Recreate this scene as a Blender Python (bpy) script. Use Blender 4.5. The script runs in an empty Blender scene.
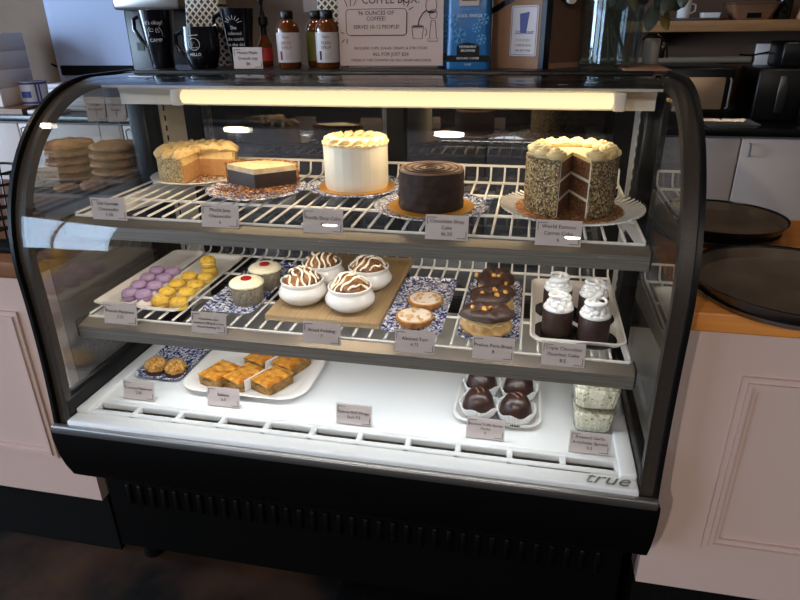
import bpy, bmesh, math, random
from mathutils import Vector, Matrix, noise
random.seed(7)
PI = math.pi
sc = bpy.context.scene
COL = sc.collection
sc.view_settings.view_transform = 'Standard'
sc.view_settings.look = 'None'
sc.view_settings.gamma = 1.0
sc.view_settings.exposure = 0.0
sc.cycles.max_bounces = 14
sc.cycles.transparent_max_bounces = 40
sc.cycles.glossy_bounces = 6
sc.cycles.sample_clamp_indirect = 6.0

# ------------------------------------------------------------------ materials
def lin(h):
    h = h.lstrip('#'); o = []
    for i in (0, 2, 4):
        c = int(h[i:i + 2], 16) / 255
        o.append(c / 12.92 if c <= .04045 else ((c + .055) / 1.055) ** 2.4)
    return (o[0], o[1], o[2], 1)

def newmat(name):
    m = bpy.data.materials.new(name); m.use_nodes = True
    nt = m.node_tree; b = nt.nodes['Principled BSDF']
    return m, nt, b

def ramp(nt, stops, interp='LINEAR'):
    r = nt.nodes.new('ShaderNodeValToRGB'); r.color_ramp.interpolation = interp
    el = r.color_ramp.elements
    while len(el) < len(stops): el.new(.5)
    for e, (p, c) in zip(el, stops):
        e.position = p; e.color = lin(c) if isinstance(c, str) else c
    return r

def mat(name, c, rough=.5, metal=0.0, c2=None, scale=20, detail=4, bump=0, bscale=None, spec=.5, sss=0, coat=0, stretch=None, lo=.35, hi=.65):
    m, nt, b = newmat(name)
    b.inputs['Base Color'].default_value = lin(c)
    b.inputs['Roughness'].default_value = rough
    b.inputs['Metallic'].default_value = metal
    b.inputs['Specular IOR Level'].default_value = spec
    b.inputs['Coat Weight'].default_value = coat
    if sss:
        b.inputs['Subsurface Weight'].default_value = sss
        b.inputs['Subsurface Radius'].default_value = (.006, .004, .003)
    if c2 or bump:
        tc = nt.nodes.new('ShaderNodeTexCoord'); src = tc.outputs['Object']
        if stretch:
            mp = nt.nodes.new('ShaderNodeMapping'); mp.inputs['Scale'].default_value = stretch
            nt.links.new(src, mp.inputs['Vector']); src = mp.outputs['Vector']
        if c2:
            n = nt.nodes.new('ShaderNodeTexNoise'); n.inputs['Scale'].default_value = scale; n.inputs['Detail'].default_value = detail
            nt.links.new(src, n.inputs['Vector'])
            r = ramp(nt, [(lo, c), (hi, c2)])
            nt.links.new(n.outputs['Fac'], r.inputs['Fac']); nt.links.new(r.outputs['Color'], b.inputs['Base Color'])
        if bump:
            n2 = nt.nodes.new('ShaderNodeTexNoise'); n2.inputs['Scale'].default_value = bscale or scale; n2.inputs['Detail'].default_value = 5
            nt.links.new(src, n2.inputs['Vector'])
            bp = nt.nodes.new('ShaderNodeBump'); bp.inputs['Strength'].default_value = bump; bp.inputs['Distance'].default_value = .004
            nt.links.new(n2.outputs['Fac'], bp.inputs['Height']); nt.links.new(bp.outputs['Normal'], b.inputs['Normal'])
    return m

def speckle(name, stops, scale=180, rough=.7, bump=.6, mix=.0):
    """coarse chopped bits: each voronoi cell takes one of the colours"""
    m, nt, b = newmat(name)
    tc = nt.nodes.new('ShaderNodeTexCoord')
    v = nt.nodes.new('ShaderNodeTexVoronoi'); v.inputs['Scale'].default_value = scale
    nt.links.new(tc.outputs['Object'], v.inputs['Vector'])
    sp = nt.nodes.new('ShaderNodeSeparateColor'); nt.links.new(v.outputs['Color'], sp.inputs[0])
    r = ramp(nt, stops, 'CONSTANT')
    nt.links.new(sp.outputs[0], r.inputs['Fac']); nt.links.new(r.outputs['Color'], b.inputs['Base Color'])
    b.inputs['Roughness'].default_value = rough
    bp = nt.nodes.new('ShaderNodeBump'); bp.inputs['Strength'].default_value = bump; bp.inputs['Distance'].default_value = .004
    nt.links.new(v.outputs['Distance'], bp.inputs['Height']); nt.links.new(bp.outputs['Normal'], b.inputs['Normal'])
    return m

def willow(name, scale=70):
    """white glaze with dark blue transfer print"""
    m, nt, b = newmat(name)
    tc = nt.nodes.new('ShaderNodeTexCoord')
    n = nt.nodes.new('ShaderNodeTexNoise'); n.inputs['Scale'].default_value = scale; n.inputs['Detail'].default_value = 2.5; n.inputs['Distortion'].default_value = 1.6
    nt.links.new(tc.outputs['Object'], n.inputs['Vector'])
    v = nt.nodes.new('ShaderNodeTexVoronoi'); v.feature = 'DISTANCE_TO_EDGE'; v.inputs['Scale'].default_value = scale * 1.1
    nt.links.new(tc.outputs['Object'], v.inputs['Vector'])
    r1 = ramp(nt, [(.45, '#e9e9ec'), (.52, '#2c3f7c')]); nt.links.new(n.outputs['Fac'], r1.inputs['Fac'])
    r2 = ramp(nt, [(.03, '#3a4c88'), (.09, '#ffffff')]); nt.links.new(v.outputs['Distance'], r2.inputs['Fac'])
    mx = nt.nodes.new('ShaderNodeMix'); mx.data_type = 'RGBA'; mx.blend_type = 'MULTIPLY'; mx.inputs[0].default_value = .75
    nt.links.new(r1.outputs['Color'], mx.inputs[6]); nt.links.new(r2.outputs['Color'], mx.inputs[7])
    nt.links.new(mx.outputs[2], b.inputs['Base Color'])
    b.inputs['Roughness'].default_value = .2
    return m

def glass(name, tint=(1, 1, 1), base=.04, gain=1.0, rough=0.0):
    """thin clear pane: straight-through view plus mirror reflection growing towards grazing"""
    m = bpy.data.materials.new(name); m.use_nodes = True
    nt = m.node_tree; nt.nodes.clear()
    out = nt.nodes.new('ShaderNodeOutputMaterial')
    tr = nt.nodes.new('ShaderNodeBsdfTransparent'); tr.inputs[0].default_value = (*tint, 1)
    gl = nt.nodes.new('ShaderNodeBsdfGlossy'); gl.inputs['Roughness'].default_value = rough
    lw = nt.nodes.new('ShaderNodeLayerWeight'); lw.inputs['Blend'].default_value = .5
    pw = nt.nodes.new('ShaderNodeMath'); pw.operation = 'POWER'; pw.inputs[1].default_value = 5
    nt.links.new(lw.outputs['Facing'], pw.inputs[0])
    ma = nt.nodes.new('ShaderNodeMath'); ma.operation = 'MULTIPLY_ADD'; ma.inputs[1].default_value = (1 - base) * gain; ma.inputs[2].default_value = base
    nt.links.new(pw.outputs[0], ma.inputs[0])
    mx = nt.nodes.new('ShaderNodeMixShader')
    nt.links.new(ma.outputs[0], mx.inputs[0]); nt.links.new(tr.outputs[0], mx.inputs[1]); nt.links.new(gl.outputs[0], mx.inputs[2])
    nt.links.new(mx.outputs[0], out.inputs[0])
    return m

def emit(name, c, s):
    m = bpy.data.materials.new(name); m.use_nodes = True
    nt = m.node_tree; nt.nodes.clear()
    out = nt.nodes.new('ShaderNodeOutputMaterial'); e = nt.nodes.new('ShaderNodeEmission')
    e.inputs[0].default_value = c if not isinstance(c, str) else lin(c); e.inputs[1].default_value = s
    nt.links.new(e.outputs[0], out.inputs[0])
    return m

def wood(name, a, b_, scale=6, axis=(1, 12, 12), rough=.45):
    return mat(name, a, rough, c2=b_, scale=scale, detail=6, stretch=axis, bump=.08, lo=.3, hi=.7)

def check_lattice(name):
    m, nt, b = newmat(name)
    tc = nt.nodes.new('ShaderNodeTexCoord')
    mp = nt.nodes.new('ShaderNodeMapping'); mp.inputs['Rotation'].default_value = (0, PI / 4, 0); mp.inputs['Scale'].default_value = (1, 0, 1)
    nt.links.new(tc.outputs['Object'], mp.inputs[0])
    br = nt.nodes.new('ShaderNodeTexBrick'); br.offset = 0; br.inputs['Scale'].default_value = 1
    br.inputs['Color1'].default_value = br.inputs['Color2'].default_value = lin('#14120f'); br.inputs['Mortar'].default_value = lin('#c9bba8')
    br.inputs['Mortar Size'].default_value = .0022; br.inputs['Brick Width'].default_value = .013; br.inputs['Row Height'].default_value = .013; br.inputs['Mortar Smooth'].default_value = .1
    rot = nt.nodes.new('ShaderNodeSeparateXYZ'); nt.links.new(mp.outputs[0], rot.inputs[0])
    cb = nt.nodes.new('ShaderNodeCombineXYZ'); nt.links.new(rot.outputs[0], cb.inputs[0]); nt.links.new(rot.outputs[2], cb.inputs[1])
    nt.links.new(cb.outputs[0], br.inputs['Vector']); nt.links.new(br.outputs['Color'], b.inputs['Base Color'])
    b.inputs['Roughness'].default_value = .4
    return m

M = {}
M['black'] = mat('black_enamel', '#040404', .5, spec=.15)
M['black_frame'] = mat('black_frame', '#0b0a0a', .35, spec=.35)
M['frame_inner'] = mat('frame_inner', '#2c2520', .45, c2='#3a322c', scale=300)
M['black_matte'] = mat('black_matte', '#060606', .8, spec=.15)
M['white_liner'] = mat('white_liner', '#d9d4cc', .35)
M['white_deck'] = mat('white_deck', '#dfe1e2', .3)
M['white_wire'] = mat('white_wire', '#e2dfda', .35)
M['steel'] = mat('brushed_steel', '#a8a39c', .42, .7, c2='#8f8a84', scale=8, stretch=(1, 60, 60))
M['ledge'] = mat('clear_label_ledge', '#7d766f', .25, .4)
M['steel_dark'] = mat('steel_dark', '#5b5855', .32, .9)
M['alu'] = mat('aluminium', '#9a9896', .4, .9)
M['glass'] = glass('thin_glass', (.985, .99, .985), .04)
M['glass_end'] = glass('end_glass', (.87, .88, .87), .12)
M['door_glass'] = glass('rear_door_glass', (.42, .42, .43), .16)
M['acrylic'] = glass('acrylic', (.97, .97, .97), .05)
M['clear_tub'] = glass('clear_plastic', (.93, .93, .92), .06, rough=.1)
M['card'] = mat('card_paper', '#d6c8c5', .6)
M['ink'] = mat('black_ink', '#17151a', .7)
M['ink_grey'] = mat('grey_ink', '#6f6668', .7)
M['ink_red'] = mat('red_ink', '#9c3038', .7)
M['white_ink'] = mat('white_ink', '#d8d8dc', .6)
M['navy'] = mat('navy_glaze', '#0c0d17', .18)
M['porcelain'] = mat('white_porcelain', '#e0ddd9', .15)
M['melamine'] = mat('white_melamine', '#dcd6d0', .25)
M['willow'] = willow('blue_willow', 95)
M['willow_fine'] = willow('blue_willow_rim', 120)
M['gold_board'] = mat('gold_foil_board', '#d39a45', .3, .55)
M['black_board'] = mat('black_foil_board', '#0e0c0b', .25)
M['buttercream'] = mat('buttercream', '#e9d3a0', .45, sss=.15, c2='#dcc48e', scale=60, bump=.12)
M['buttercream_warm'] = mat('buttercream_warm', '#e0c48d', .5, c2='#d0b078', scale=80, bump=.3, bscale=160)
M['vanilla'] = mat('vanilla_frosting', '#e3ddce', .38, sss=.15)
M['tan_cheese'] = mat('tan_cheesecake', '#b98a58', .6, c2='#a87c4e', scale=90, bump=.2)
M['mocha'] = mat('dark_chocolate_cheesecake', '#33221c', .5, c2='#271814', scale=120, bump=.2)
M['cream_top'] = mat('cream_top', '#d9c6a4', .5, c2='#c2a981', scale=70, bump=.2)
M['crust'] = speckle('crumb_crust', [(0, '#8a562c'), (.3, '#6a3d1d'), (.6, '#a26c3c'), (.85, '#c79a62')], 260)
M['nut_coat'] = speckle('chopped_nut_coat', [(0, '#5d4529'), (.2, '#8c7048'), (.42, '#c6ae7c'), (.6, '#3c2a1a'), (.75, '#a5895a'), (.9, '#ddcda6')], 330, bump=1.0)
M['hazel_coat'] = speckle('pale_nut_coat', [(0, '#cfae74'), (.3, '#b48d54'), (.55, '#d9bf8b'), (.8, '#96703f')], 300, bump=.9)
M['carrot'] = speckle('carrot_sponge', [(0, '#6d3c18'), (.35, '#5a2f13'), (.6, '#82501f'), (.85, '#94602c')], 260, bump=.9)
M['choc'] = mat('chocolate_frosting', '#38231b', .6, spec=.3, c2='#261610', scale=40, bump=.35, bscale=45)
M['choc_top'] = mat('milk_chocolate_frosting', '#7a5745', .45)
M['ganache'] = mat('chocolate_glaze', '#38231d', .42, bump=.3, bscale=60)
M['mound'] = mat('chocolate_mound', '#38221c', .3, c2='#2a1712', scale=50, bump=.3)
M['whip'] = mat('whipped_cream', '#dcdcdc', .5, sss=.1, bump=.35, bscale=120)
M['flourless'] = mat('flourless_chocolate', '#2b1b17', .45, c2='#38241d', scale=60, bump=.2)
M['choux'] = mat('choux_pastry', '#d6b277', .5, c2='#b98a4c', scale=60, bump=.3)
M['nut'] = mat('hazelnut_piece', '#cf9f52', .5, c2='#b98438', scale=150)
M['tart_crust'] = mat('tart_crust', '#b57e42', .6, c2='#97622c', scale=90, bump=.5)
M['icing'] = mat('white_icing', '#e2d4c4', .35)
M['almond'] = mat('almond_flake', '#d3ac74', .5, c2='#c0935a', scale=150)
M['pudding'] = speckle('bread_pudding_crumb', [(0, '#70431d'), (.3, '#4e2d14'), (.5, '#8a5626'), (.75, '#9a6a34'), (.9, '#352012')], 110, .5, .8)
M['drizzle'] = mat('white_glaze', '#eee6d0', .25)
M['cupcake'] = speckle('poppy_sponge', [(0, '#7c7262'), (.35, '#8a8170'), (.65, '#6c6250'), (.9, '#494238')], 420, .7, .4)
M['cup_frost'] = mat('cupcake_frosting', '#e9dfbd', .4, sss=.1)
M['jam'] = mat('raspberry_jam', '#a3182b', .15)
M['lav'] = mat('lavender_shell', '#a48aab', .6, c2='#957b9d', scale=150, bump=.15)
M['lav_fill'] = mat('lavender_filling', '#b49bb8', .6)
M['yel'] = mat('yellow_shell', '#d9b23f', .6, c2='#c89d30', scale=150, bump=.15)
M['yel_fill'] = mat('yellow_filling', '#e3cf95', .6)
M['purple_bit'] = mat('purple_bits', '#4c3540', .7)
M['macaroon'] = speckle('toasted_coconut', [(0, '#d8a050'), (.3, '#c08434'), (.6, '#e4ba70'), (.85, '#a46a28')], 330, .6, 1.0)
M['baklava'] = mat('baklava_top', '#dd9f40', .25, c2='#9a5416', scale=55, detail=8, bump=.7, bscale=60)
M['baklava_side'] = mat('baklava_layers', '#c0904a', .5, c2='#3f2a18', scale=60, stretch=(1, 1, 8), bump=.6)
M['paper'] = mat('white_paper', '#e3e3e3', .6)
M['spread'] = speckle('artichoke_spread', [(0, '#ece8d2'), (.35, '#e2dcc2'), (.6, '#f3efe0'), (.94, '#a9a377')], 200, .5, .5)
M['board'] = wood('bamboo_board', '#a58a64', '#8a7150', 9, (30, 1, 30), .55)
M['butcher'] = wood('orange_wood', '#d68c43', '#bf7434', 5, (1, 14, 14), .4)
M['wood_left'] = wood('brown_wood', '#8a5f41', '#75503a', 5, (1, 14, 14), .45)
M['panel'] = mat('painted_panel', '#c8b0a8', .5)
M['carcass'] = mat('carcass_board', '#857a72', .6)
M['door_paint'] = mat('cabinet_paint', '#bfb0a8', .5)
M['wall'] = mat('plaster_wall', '#8a7362', .9, c2='#806a5a', scale=3)
M['wall_shaded'] = mat('shaded_wall', '#5b4434', .9, c2='#533e30', scale=3)  # dim right part of the back wall, shade put into the colour
M['wall_daylit'] = mat('daylit_wall', '#aab4d2', .6)  # daylight on the back wall, put into the paint colour
M['wall_dark'] = mat('dim_wall', '#8a7a6e', .9)
M['ceil'] = mat('ceiling_paint', '#6a625c', .9)
M['floor'] = mat('stained_concrete', '#070504', .85, spec=.2, c2='#523725', scale=3.2, detail=10, bump=.25, bscale=30, lo=.42, hi=.78)
M['rubber'] = mat('black_rubber', '#050505', .85, spec=.1)
M['counter_black'] = mat('black_countertop', '#0d0d0e', .3)
M['brown_box'] = mat('kraft_cardboard', '#8f6a50', .7, c2='#84614a', scale=8)
M['brown_side'] = mat('kraft_cardboard_dark', '#5e4130', .7)
M['blue_bag'] = mat('blue_foil_bag', '#105f96', .35, bump=.3, bscale=25)
M['snow'] = mat('pale_blue_print', '#5fa6cf', .5)
M['logo_blue'] = mat('logo_blue', '#343b80', .5)
M['logo_red'] = mat('logo_red', '#a8262b', .5)
M['sign'] = mat('sign_paper', '#c2a79b', .6)
M['syrup'] = mat('amber_syrup', '#5e2f0d', .08, coat=.5)
M['label'] = mat('bottle_label', '#bfb6b6', .5)
M['label_green'] = mat('olive_label', '#5f5f22', .5)
M['lattice'] = check_lattice('lattice_print')
M['leaf'] = mat('leaf_green', '#2c3626', .55, c2='#3a4030', scale=30)
M['leaf_olive'] = mat('leaf_olive', '#6d5f2c', .55)
M['stem'] = mat('stem_green', '#3b4526', .6)
M['vase'] = glass('vase_glass', (.84, .88, .88), .08)
M['tray_black'] = mat('worn_black_tray', '#3a2f27', .55, c2='#57483b', scale=9, detail=8)
M['tray_rim'] = mat('black_tray_rim', '#0d0c0b', .25)
M['cookie'] = mat('cookie_dough', '#a9794f', .7, c2='#8a5c38', scale=40, bump=.6, bscale=90)
M['shelf_wood'] = wood('shelf_wood', '#a5774c', '#8d623c', 4, (1, 14, 14))
M['grey_plastic'] = mat('grey_plastic', '#8f8b86', .5)
M['silver'] = mat('silver_case', '#a9a39e', .3, .7)
M['box_white'] = mat('white_boxboard', '#ebded6', .7)
M['bottle_green'] = mat('dark_green_glass', '#0d1710', .1)
M['warm_panel'] = mat('brushed_warm_steel', '#c4a587', .35, .75)
M['conduit'] = mat('conduit', '#9a8672', .5)
M['tube'] = emit('warm_tube', (1, .83, .47, 1), 1.4)
M['cool_tube'] = emit('cool_tube', (.95, .97, 1, 1), 5.0)
M['downlight_and_fill'] = emit('downlight_lens', (1, .86, .68, 1), 14.0)

# ------------------------------------------------------------------ mesh helpers
class MB:
    def __init__(s): s.bm = bmesh.new(); s.mi = 0
    def F(s, vs):
        try:
            f = s.bm.faces.new(vs); f.material_index = s.mi; f.smooth = True; return f
        except ValueError: return None
    def V(s, *c): return s.bm.verts.new(c)
    def rings(s, rs, closed=True, cap0=True, cap1=True):
        """loft lists of 3-D points; each ring closed when `closed`"""
        R = [[s.bm.verts.new(p) for p in r] for r in rs]
        n = len(R[0])
        for a, b in zip(R, R[1:]):
            for i in range(n if closed else n - 1):
                j = (i + 1) % n
                s.F([a[i], a[j], b[j], b[i]])
        if closed and cap0: s.F(R[0][::-1])
        if closed and cap1: s.F(R[-1])
        return s
    def box(s, x0, x1, y0, y1, z0, z1, bev=0):
        if bev <= 0:
            p = [(x0, y0), (x1, y0), (x1, y1), (x0, y1)]
            return s.rings([[(x, y, z0) for x, y in p], [(x, y, z1) for x, y in p]])
        bev = min(bev, (x1 - x0) / 2.01, (y1 - y0) / 2.01, (z1 - z0) / 2.01)
        hw, hd = (x1 - x0) / 2, (y1 - y0) / 2; cx, cy = (x0 + x1) / 2, (y0 + y1) / 2
        k = bev * .3
        L = [(hw - bev, hd - bev, bev * .6, z0), (hw - k, hd - k, bev, z0 + k), (hw, hd, bev, z0 + bev), (hw, hd, bev, z1 - bev), (hw - k, hd - k, bev, z1 - k), (hw - bev, hd - bev, bev * .6, z1)]
        return s.rr(L, cx, cy, 2)
    def rr(s, L, cx=0, cy=0, n=5, cap0=True, cap1=True):
        """loft rounded rectangles (half width, half depth, corner radius, z)"""
        rs = []
        for hw, hd, r, z in L:
            r = max(1e-4, min(r, hw * .999, hd * .999)); ring = []
            for sx, sy, a0 in ((1, 1, 0), (-1, 1, PI / 2), (-1, -1, PI), (1, -1, 3 * PI / 2)):
                for k in range(n + 1):
                    a = a0 + k / n * PI / 2
                    ring.append((cx + sx * (hw - r) + r * math.cos(a), cy + sy * (hd - r) + r * math.sin(a), z))
            rs.append(ring)
        return s.rings(rs, True, cap0, cap1)
    def lathe(s, prof, n=32, c=(0, 0, 0), wob=None, sx=1, sy=1):
        rs = []
        for r, z in prof:
            ring = []
            for i in range(n):
                a = 2 * PI * i / n; rr_ = max(r, 1e-5) * (wob(a, z) if wob else 1)
                ring.append((c[0] + rr_ * sx * math.cos(a), c[1] + rr_ * sy * math.sin(a), c[2] + z))
            rs.append(ring)
        return s.rings(rs)
    def sector(s, r0, r1, z0, z1, a0, a1, n=28, c=(0, 0, 0), amp=0):
        a0, a1 = math.radians(a0), math.radians(a1)
        A = [a0 + (a1 - a0) * i / n for i in range(n + 1)]
        out = []
        for i, a in enumerate(A):
            q = [(r0, z0), (r1, z0), (r1, z1), (r0, z1)]
            out.append([(c[0] + max(r, .0005) * math.cos(a), c[1] + max(r, .0005) * math.sin(a), c[2] + z) for r, z in q])
        return s.rings(out)
    def tube(s, pts, r, n=8, closed=False):
        P = [Vector(p) for p in pts]; m = len(P)
        rad = r if isinstance(r, (list, tuple)) else [r] * m
        T = []
        for i in range(m):
            a = P[(i - 1) % m] if (closed or i) else P[0]; b = P[(i + 1) % m] if (closed or i < m - 1) else P[-1]
            t = (b - a); T.append(t.normalized() if t.length > 1e-9 else Vector((0, 0, 1)))
        up = Vector((0, 0, 1)) if abs(T[0].z) < .9 else Vector((1, 0, 0))
        N = (up - T[0] * up.dot(T[0])).normalized(); rs = []
        for i in range(m):
            N = (N - T[i] * N.dot(T[i])); N = N.normalized() if N.length > 1e-6 else T[i].orthogonal().normalized()
            B = T[i].cross(N)
            rs.append([tuple(P[i] + (N * math.cos(2 * PI * k / n) + B * math.sin(2 * PI * k / n)) * rad[i]) for k in range(n)])
        if closed: rs.append(rs[0]); return s.rings(rs, True, False, False)
        return s.rings(rs)
    def blob(s, c, r, amp=0, freq=30, sub=2, seed=0):
        r = (r, r, r) if not isinstance(r, (tuple, list)) else r
        res = bmesh.ops.create_icosphere(s.bm, subdivisions=sub, radius=1)
        for v in res['verts']:
            d = v.co.copy(); k = 1
            if amp: k += amp * noise.noise(Vector((d.x * r[0], d.y * r[1], d.z * r[2])) * freq + Vector((seed * 7.3, seed * 3.1, 0)))
            v.co = Vector((c[0] + d.x * r[0] * k, c[1] + d.y * r[1] * k, c[2] + d.z * r[2] * k))
            for f in v.link_faces: f.material_index = s.mi; f.smooth = True
        return s
    def prism(s, poly, axis, a, b):
        def P(u, v, w): return {'x': (w, u, v), 'y': (u, w, v), 'z': (u, v, w)}[axis]
        return s.rings([[P(u, v, a) for u, v in poly], [P(u, v, b) for u, v in poly]])
    def mesh(s, name, mats, ang=40):
        bmesh.ops.recalc_face_normals(s.bm, faces=s.bm.faces[:])
        me = bpy.data.meshes.new(name); s.bm.to_mesh(me); s.bm.free()
        for m_ in (mats if isinstance(mats, (list, tuple)) else [mats]): me.materials.append(M[m_] if isinstance(m_, str) else m_)
        try: me.set_sharp_from_angle(angle=math.radians(ang))
        except Exception: pass
        return me

def link(name, me, parent=None, loc=(0, 0, 0), rot=(0, 0, 0)):
    o = bpy.data.objects.new(name, me); COL.objects.link(o)
    o.location = loc; o.rotation_euler = rot
    if parent: o.parent = parent
    return o

def obj(name, mb, mats, parent=None, loc=(0, 0, 0), rot=(0, 0, 0), ang=40):
    return link(name, mb.mesh(name, mats, ang), parent, loc, rot)

def tag(o, label, cat, group=None):
    o['label'] = label; o['category'] = cat
    if group: o['group'] = group
    return o

def thing(name, label, cat, loc=(0, 0, 0), rz=0, group=None):
    o = link(name, None, None, loc, (0, 0, rz)); o.empty_display_size = .05
    return tag(o, label, cat, group)

def struct(o): o['kind'] = 'structure'; return o

def dup(root, loc, rz=None, label=None, scale=None):
    r = root.copy(); COL.objects.link(r); r.location = loc
    if rz is not None: r.rotation_euler = (0, 0, rz)
    if label: r['label'] = label
    if scale: r.scale = scale
    for ch in root.children:
        c = ch.copy(); COL.objects.link(c); c.parent = r
        for g in ch.children:
            d = g.copy(); COL.objects.link(d); d.parent = c
    return r

def text(lines, size, parent, loc, mat_='ink', tilt=PI / 2, lead=1.15, name='lettering', rz=0, label=None, shear=0, narrow=1.0):
    cu = bpy.data.curves.new('txt', 'FONT'); cu.body = '\n'.join(lines); cu.size = size; cu.align_x = 'CENTER'; cu.align_y = 'CENTER'
    cu.space_line = lead; cu.extrude = .00012; cu.resolution_u = 2; cu.shear = shear
    t = bpy.data.objects.new('txt', cu); COL.objects.link(t)
    bpy.context.view_layer.update()
    me = bpy.data.meshes.new_from_object(t.evaluated_get(bpy.context.evaluated_depsgraph_get()))
    bpy.data.objects.remove(t); bpy.data.curves.remove(cu)
    if narrow != 1.0:
        for v in me.vertices: v.co.x *= narrow
    me.materials.clear(); me.materials.append(M[mat_])
    o = link(name, me, parent, loc, (tilt, 0, rz))
    if label: o['label'] = label
    return o

Z0 = .5      # height of the display deck above the floor
S1, S2 = Z0 + .4452, Z0 + .2225
TOP = Z0 + .701

# ------------------------------------------------------------------ the room
XL, XR, YF, YB, ZC = -5.2, 6.5, -13.0, 2.65, 3.0
struct(obj('floor', MB().box(XL, XR, YF, YB, -.06, 0), 'floor'))
struct(obj('ceiling', MB().box(XL, XR, YF, YB, ZC, ZC + .06), 'ceil'))
struct(obj('wall_back', MB().box(XL - .1, .30, YB, YB + .1, -.06, ZC + .06), 'wall'))
struct(obj('wall_back_right', MB().box(.30, XR + .1, YB, YB + .1, -.06, ZC + .06), 'wall_shaded'))  # same wall, daylight falloff put into a darker brown
struct(obj('wall_right', MB().box(XR, XR + .1, YF, YB, -.06, ZC + .06), 'wall_dark'))
def wall_holes(name, axis, pos, t, u0, u1, holes, m):
    """wall with rectangular openings: piers, sill walls and lintels in one mesh"""
    mb = MB(); us = [u0]
    def put(a, b, z0, z1):
        if axis == 'x': mb.box(pos, pos + t, a, b, z0, z1)
        else: mb.box(a, b, pos, pos + t, z0, z1)
    cur = u0
    for a, b, z0, z1 in holes:
        put(cur, a, -.06, ZC + .06); put(a, b, -.06, z0); put(a, b, z1, ZC + .06); cur = b
    put(cur, u1, -.06, ZC + .06)
    return struct(obj(name, mb, m))
LW = [(-6.6, -4.4, .5, 2.6), (-3.6, -1.4, .5, 2.6), (-.9, .6, .5, 2.6)]
FW = []
wall_holes('wall_left', 'x', XL - .15, .15, YF, YB, LW, 'wall_dark')
wall_holes('wall_front', 'y', YF - .15, .15, XL - .15, XR + .1, FW, 'wall_dark')
wn = 0
for axis, hs in (('x', LW), ('y', FW)):
    for a, b, z0, z1 in hs:
        wn += 1
        p = (XL - .10) if axis == 'x' else (YF - .10)
        r = struct(link('window_%d' % wn, None))
        f = MB()
        def bar(u0, u1, w0, w1, m_=f):
            if axis == 'x': m_.box(p, p + .05, u0, u1, w0, w1)
            else: m_.box(u0, u1, p, p + .05, w0, w1)
        bar(a, b, z0, z0 + .06); bar(a, b, z1 - .06, z1); bar(a, a + .06, z0, z1); bar(b - .06, b, z0, z1); bar((a + b) / 2 - .03, (a + b) / 2 + .03, z0, z1)
        obj('window_frame', f, 'black_frame', r)
        g = MB(); bar(a + .06, b - .06, z0 + .06, z1 - .06, g)
        gm = MB()
        if axis == 'x': gm.box(p + .02, p + .026, a + .03, b - .03, z0 + .03, z1 - .03)
        else: gm.box(a + .03, b - .03, p + .02, p + .026, z0 + .03, z1 - .03)
        g.bm.free(); obj('pane', gm, 'glass', r)
# added slab: daylight on the wall put into blue colour, soft edge by rounding
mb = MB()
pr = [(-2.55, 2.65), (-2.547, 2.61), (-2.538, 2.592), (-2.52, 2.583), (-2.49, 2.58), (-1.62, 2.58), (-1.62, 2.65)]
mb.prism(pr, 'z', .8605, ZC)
struct(obj('wall_back_daylit', mb, 'wall_daylit'))
struct(obj('baseboard_back', MB().box(XL, XR, YB - .015, YB, 0, .1), 'black_matte'))

# recessed ceiling lights, with unseen fill lights added among them
dl = thing('ceiling_light', 'round recessed warm ceiling light in a row over the room', 'ceiling light', (0, 0, ZC), 0, 'recessed ceiling lights')
obj('trim_ring', MB().lathe([(.075, -.001), (.095, -.004), (.1, -.008), (.095, -.012), (.075, -.012), (.072, -.006)], 24), 'porcelain', dl)
obj('lens', MB().lathe([(.0, -.003), (.074, -.003), (.074, -.007), (.0, -.009)], 24), 'downlight_and_fill', dl)
spots = [(-2.2, .17), (-1.08, .17), (-.02, .17), (-1.6, -4.6), (.8, -4.6), (3.2, -4.6), (1.7, 1.6), (-3.2, -9.2), (1.6, -9.2), (4.8, -9.2)]  # front trio added to light cards and fronts, kitchen one for the cabinets
for i, (x, y) in enumerate(spots):
    (dl if i == 0 else dup(dl, (x, y, ZC))).location = (x, y, ZC)

# ------------------------------------------------------------------ curved glass display case
def prof_y(z):     # front glass profile, z from deck lip
    if z <= .3456: return .0947 * z - .1879 * z * z
    s_ = min(1, (z - .3456) / .3554); return .0103 + .3358 * (1 - math.sqrt(max(0, 1 - s_ * s_)))
def curve(off=0, z0=-.02, yend=.47):
    P = [(prof_y(z0 + (.3456 - z0) * i / 14), z0 + (.3456 - z0) * i / 14) for i in range(15)]
    for i in range(1, 21):
        t = i / 20 * PI / 2
        P.append((.0103 + .3358 * (1 - math.cos(t)), .3456 + .3554 * math.sin(t)))
    for k in range(1, 5): P.append((.3461 + (yend - .3461) * k / 4, .701))
    out = []
    for i, (y, z) in enumerate(P):
        a = P[max(0, i - 1)]; b = P[min(len(P) - 1, i + 1)]
        ty, tz = b[0] - a[0], b[1] - a[1]; l = math.hypot(ty, tz)
        out.append((y + off * tz / l, z - off * ty / l))     # offset inwards (towards +y / down)
    return out
case = thing('display_case', 'black refrigerated pastry case with curved glass front and two wire shelves', 'display case', (0, 0, 0))
def strip(x0, x1, o0, o1, z0=-.02, yend=.47):
    a, b = curve(o0, z0, yend), curve(o1, z0, yend)
    return MB().rings([[(x0, y, Z0 + z), (x1, y, Z0 + z), (x1, q, Z0 + w), (x0, q, Z0 + w)] for (y, z), (q, w) in zip(a, b)])
obj('front_glass', strip(-.612, .612, .001, .007), 'glass', case)
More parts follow.
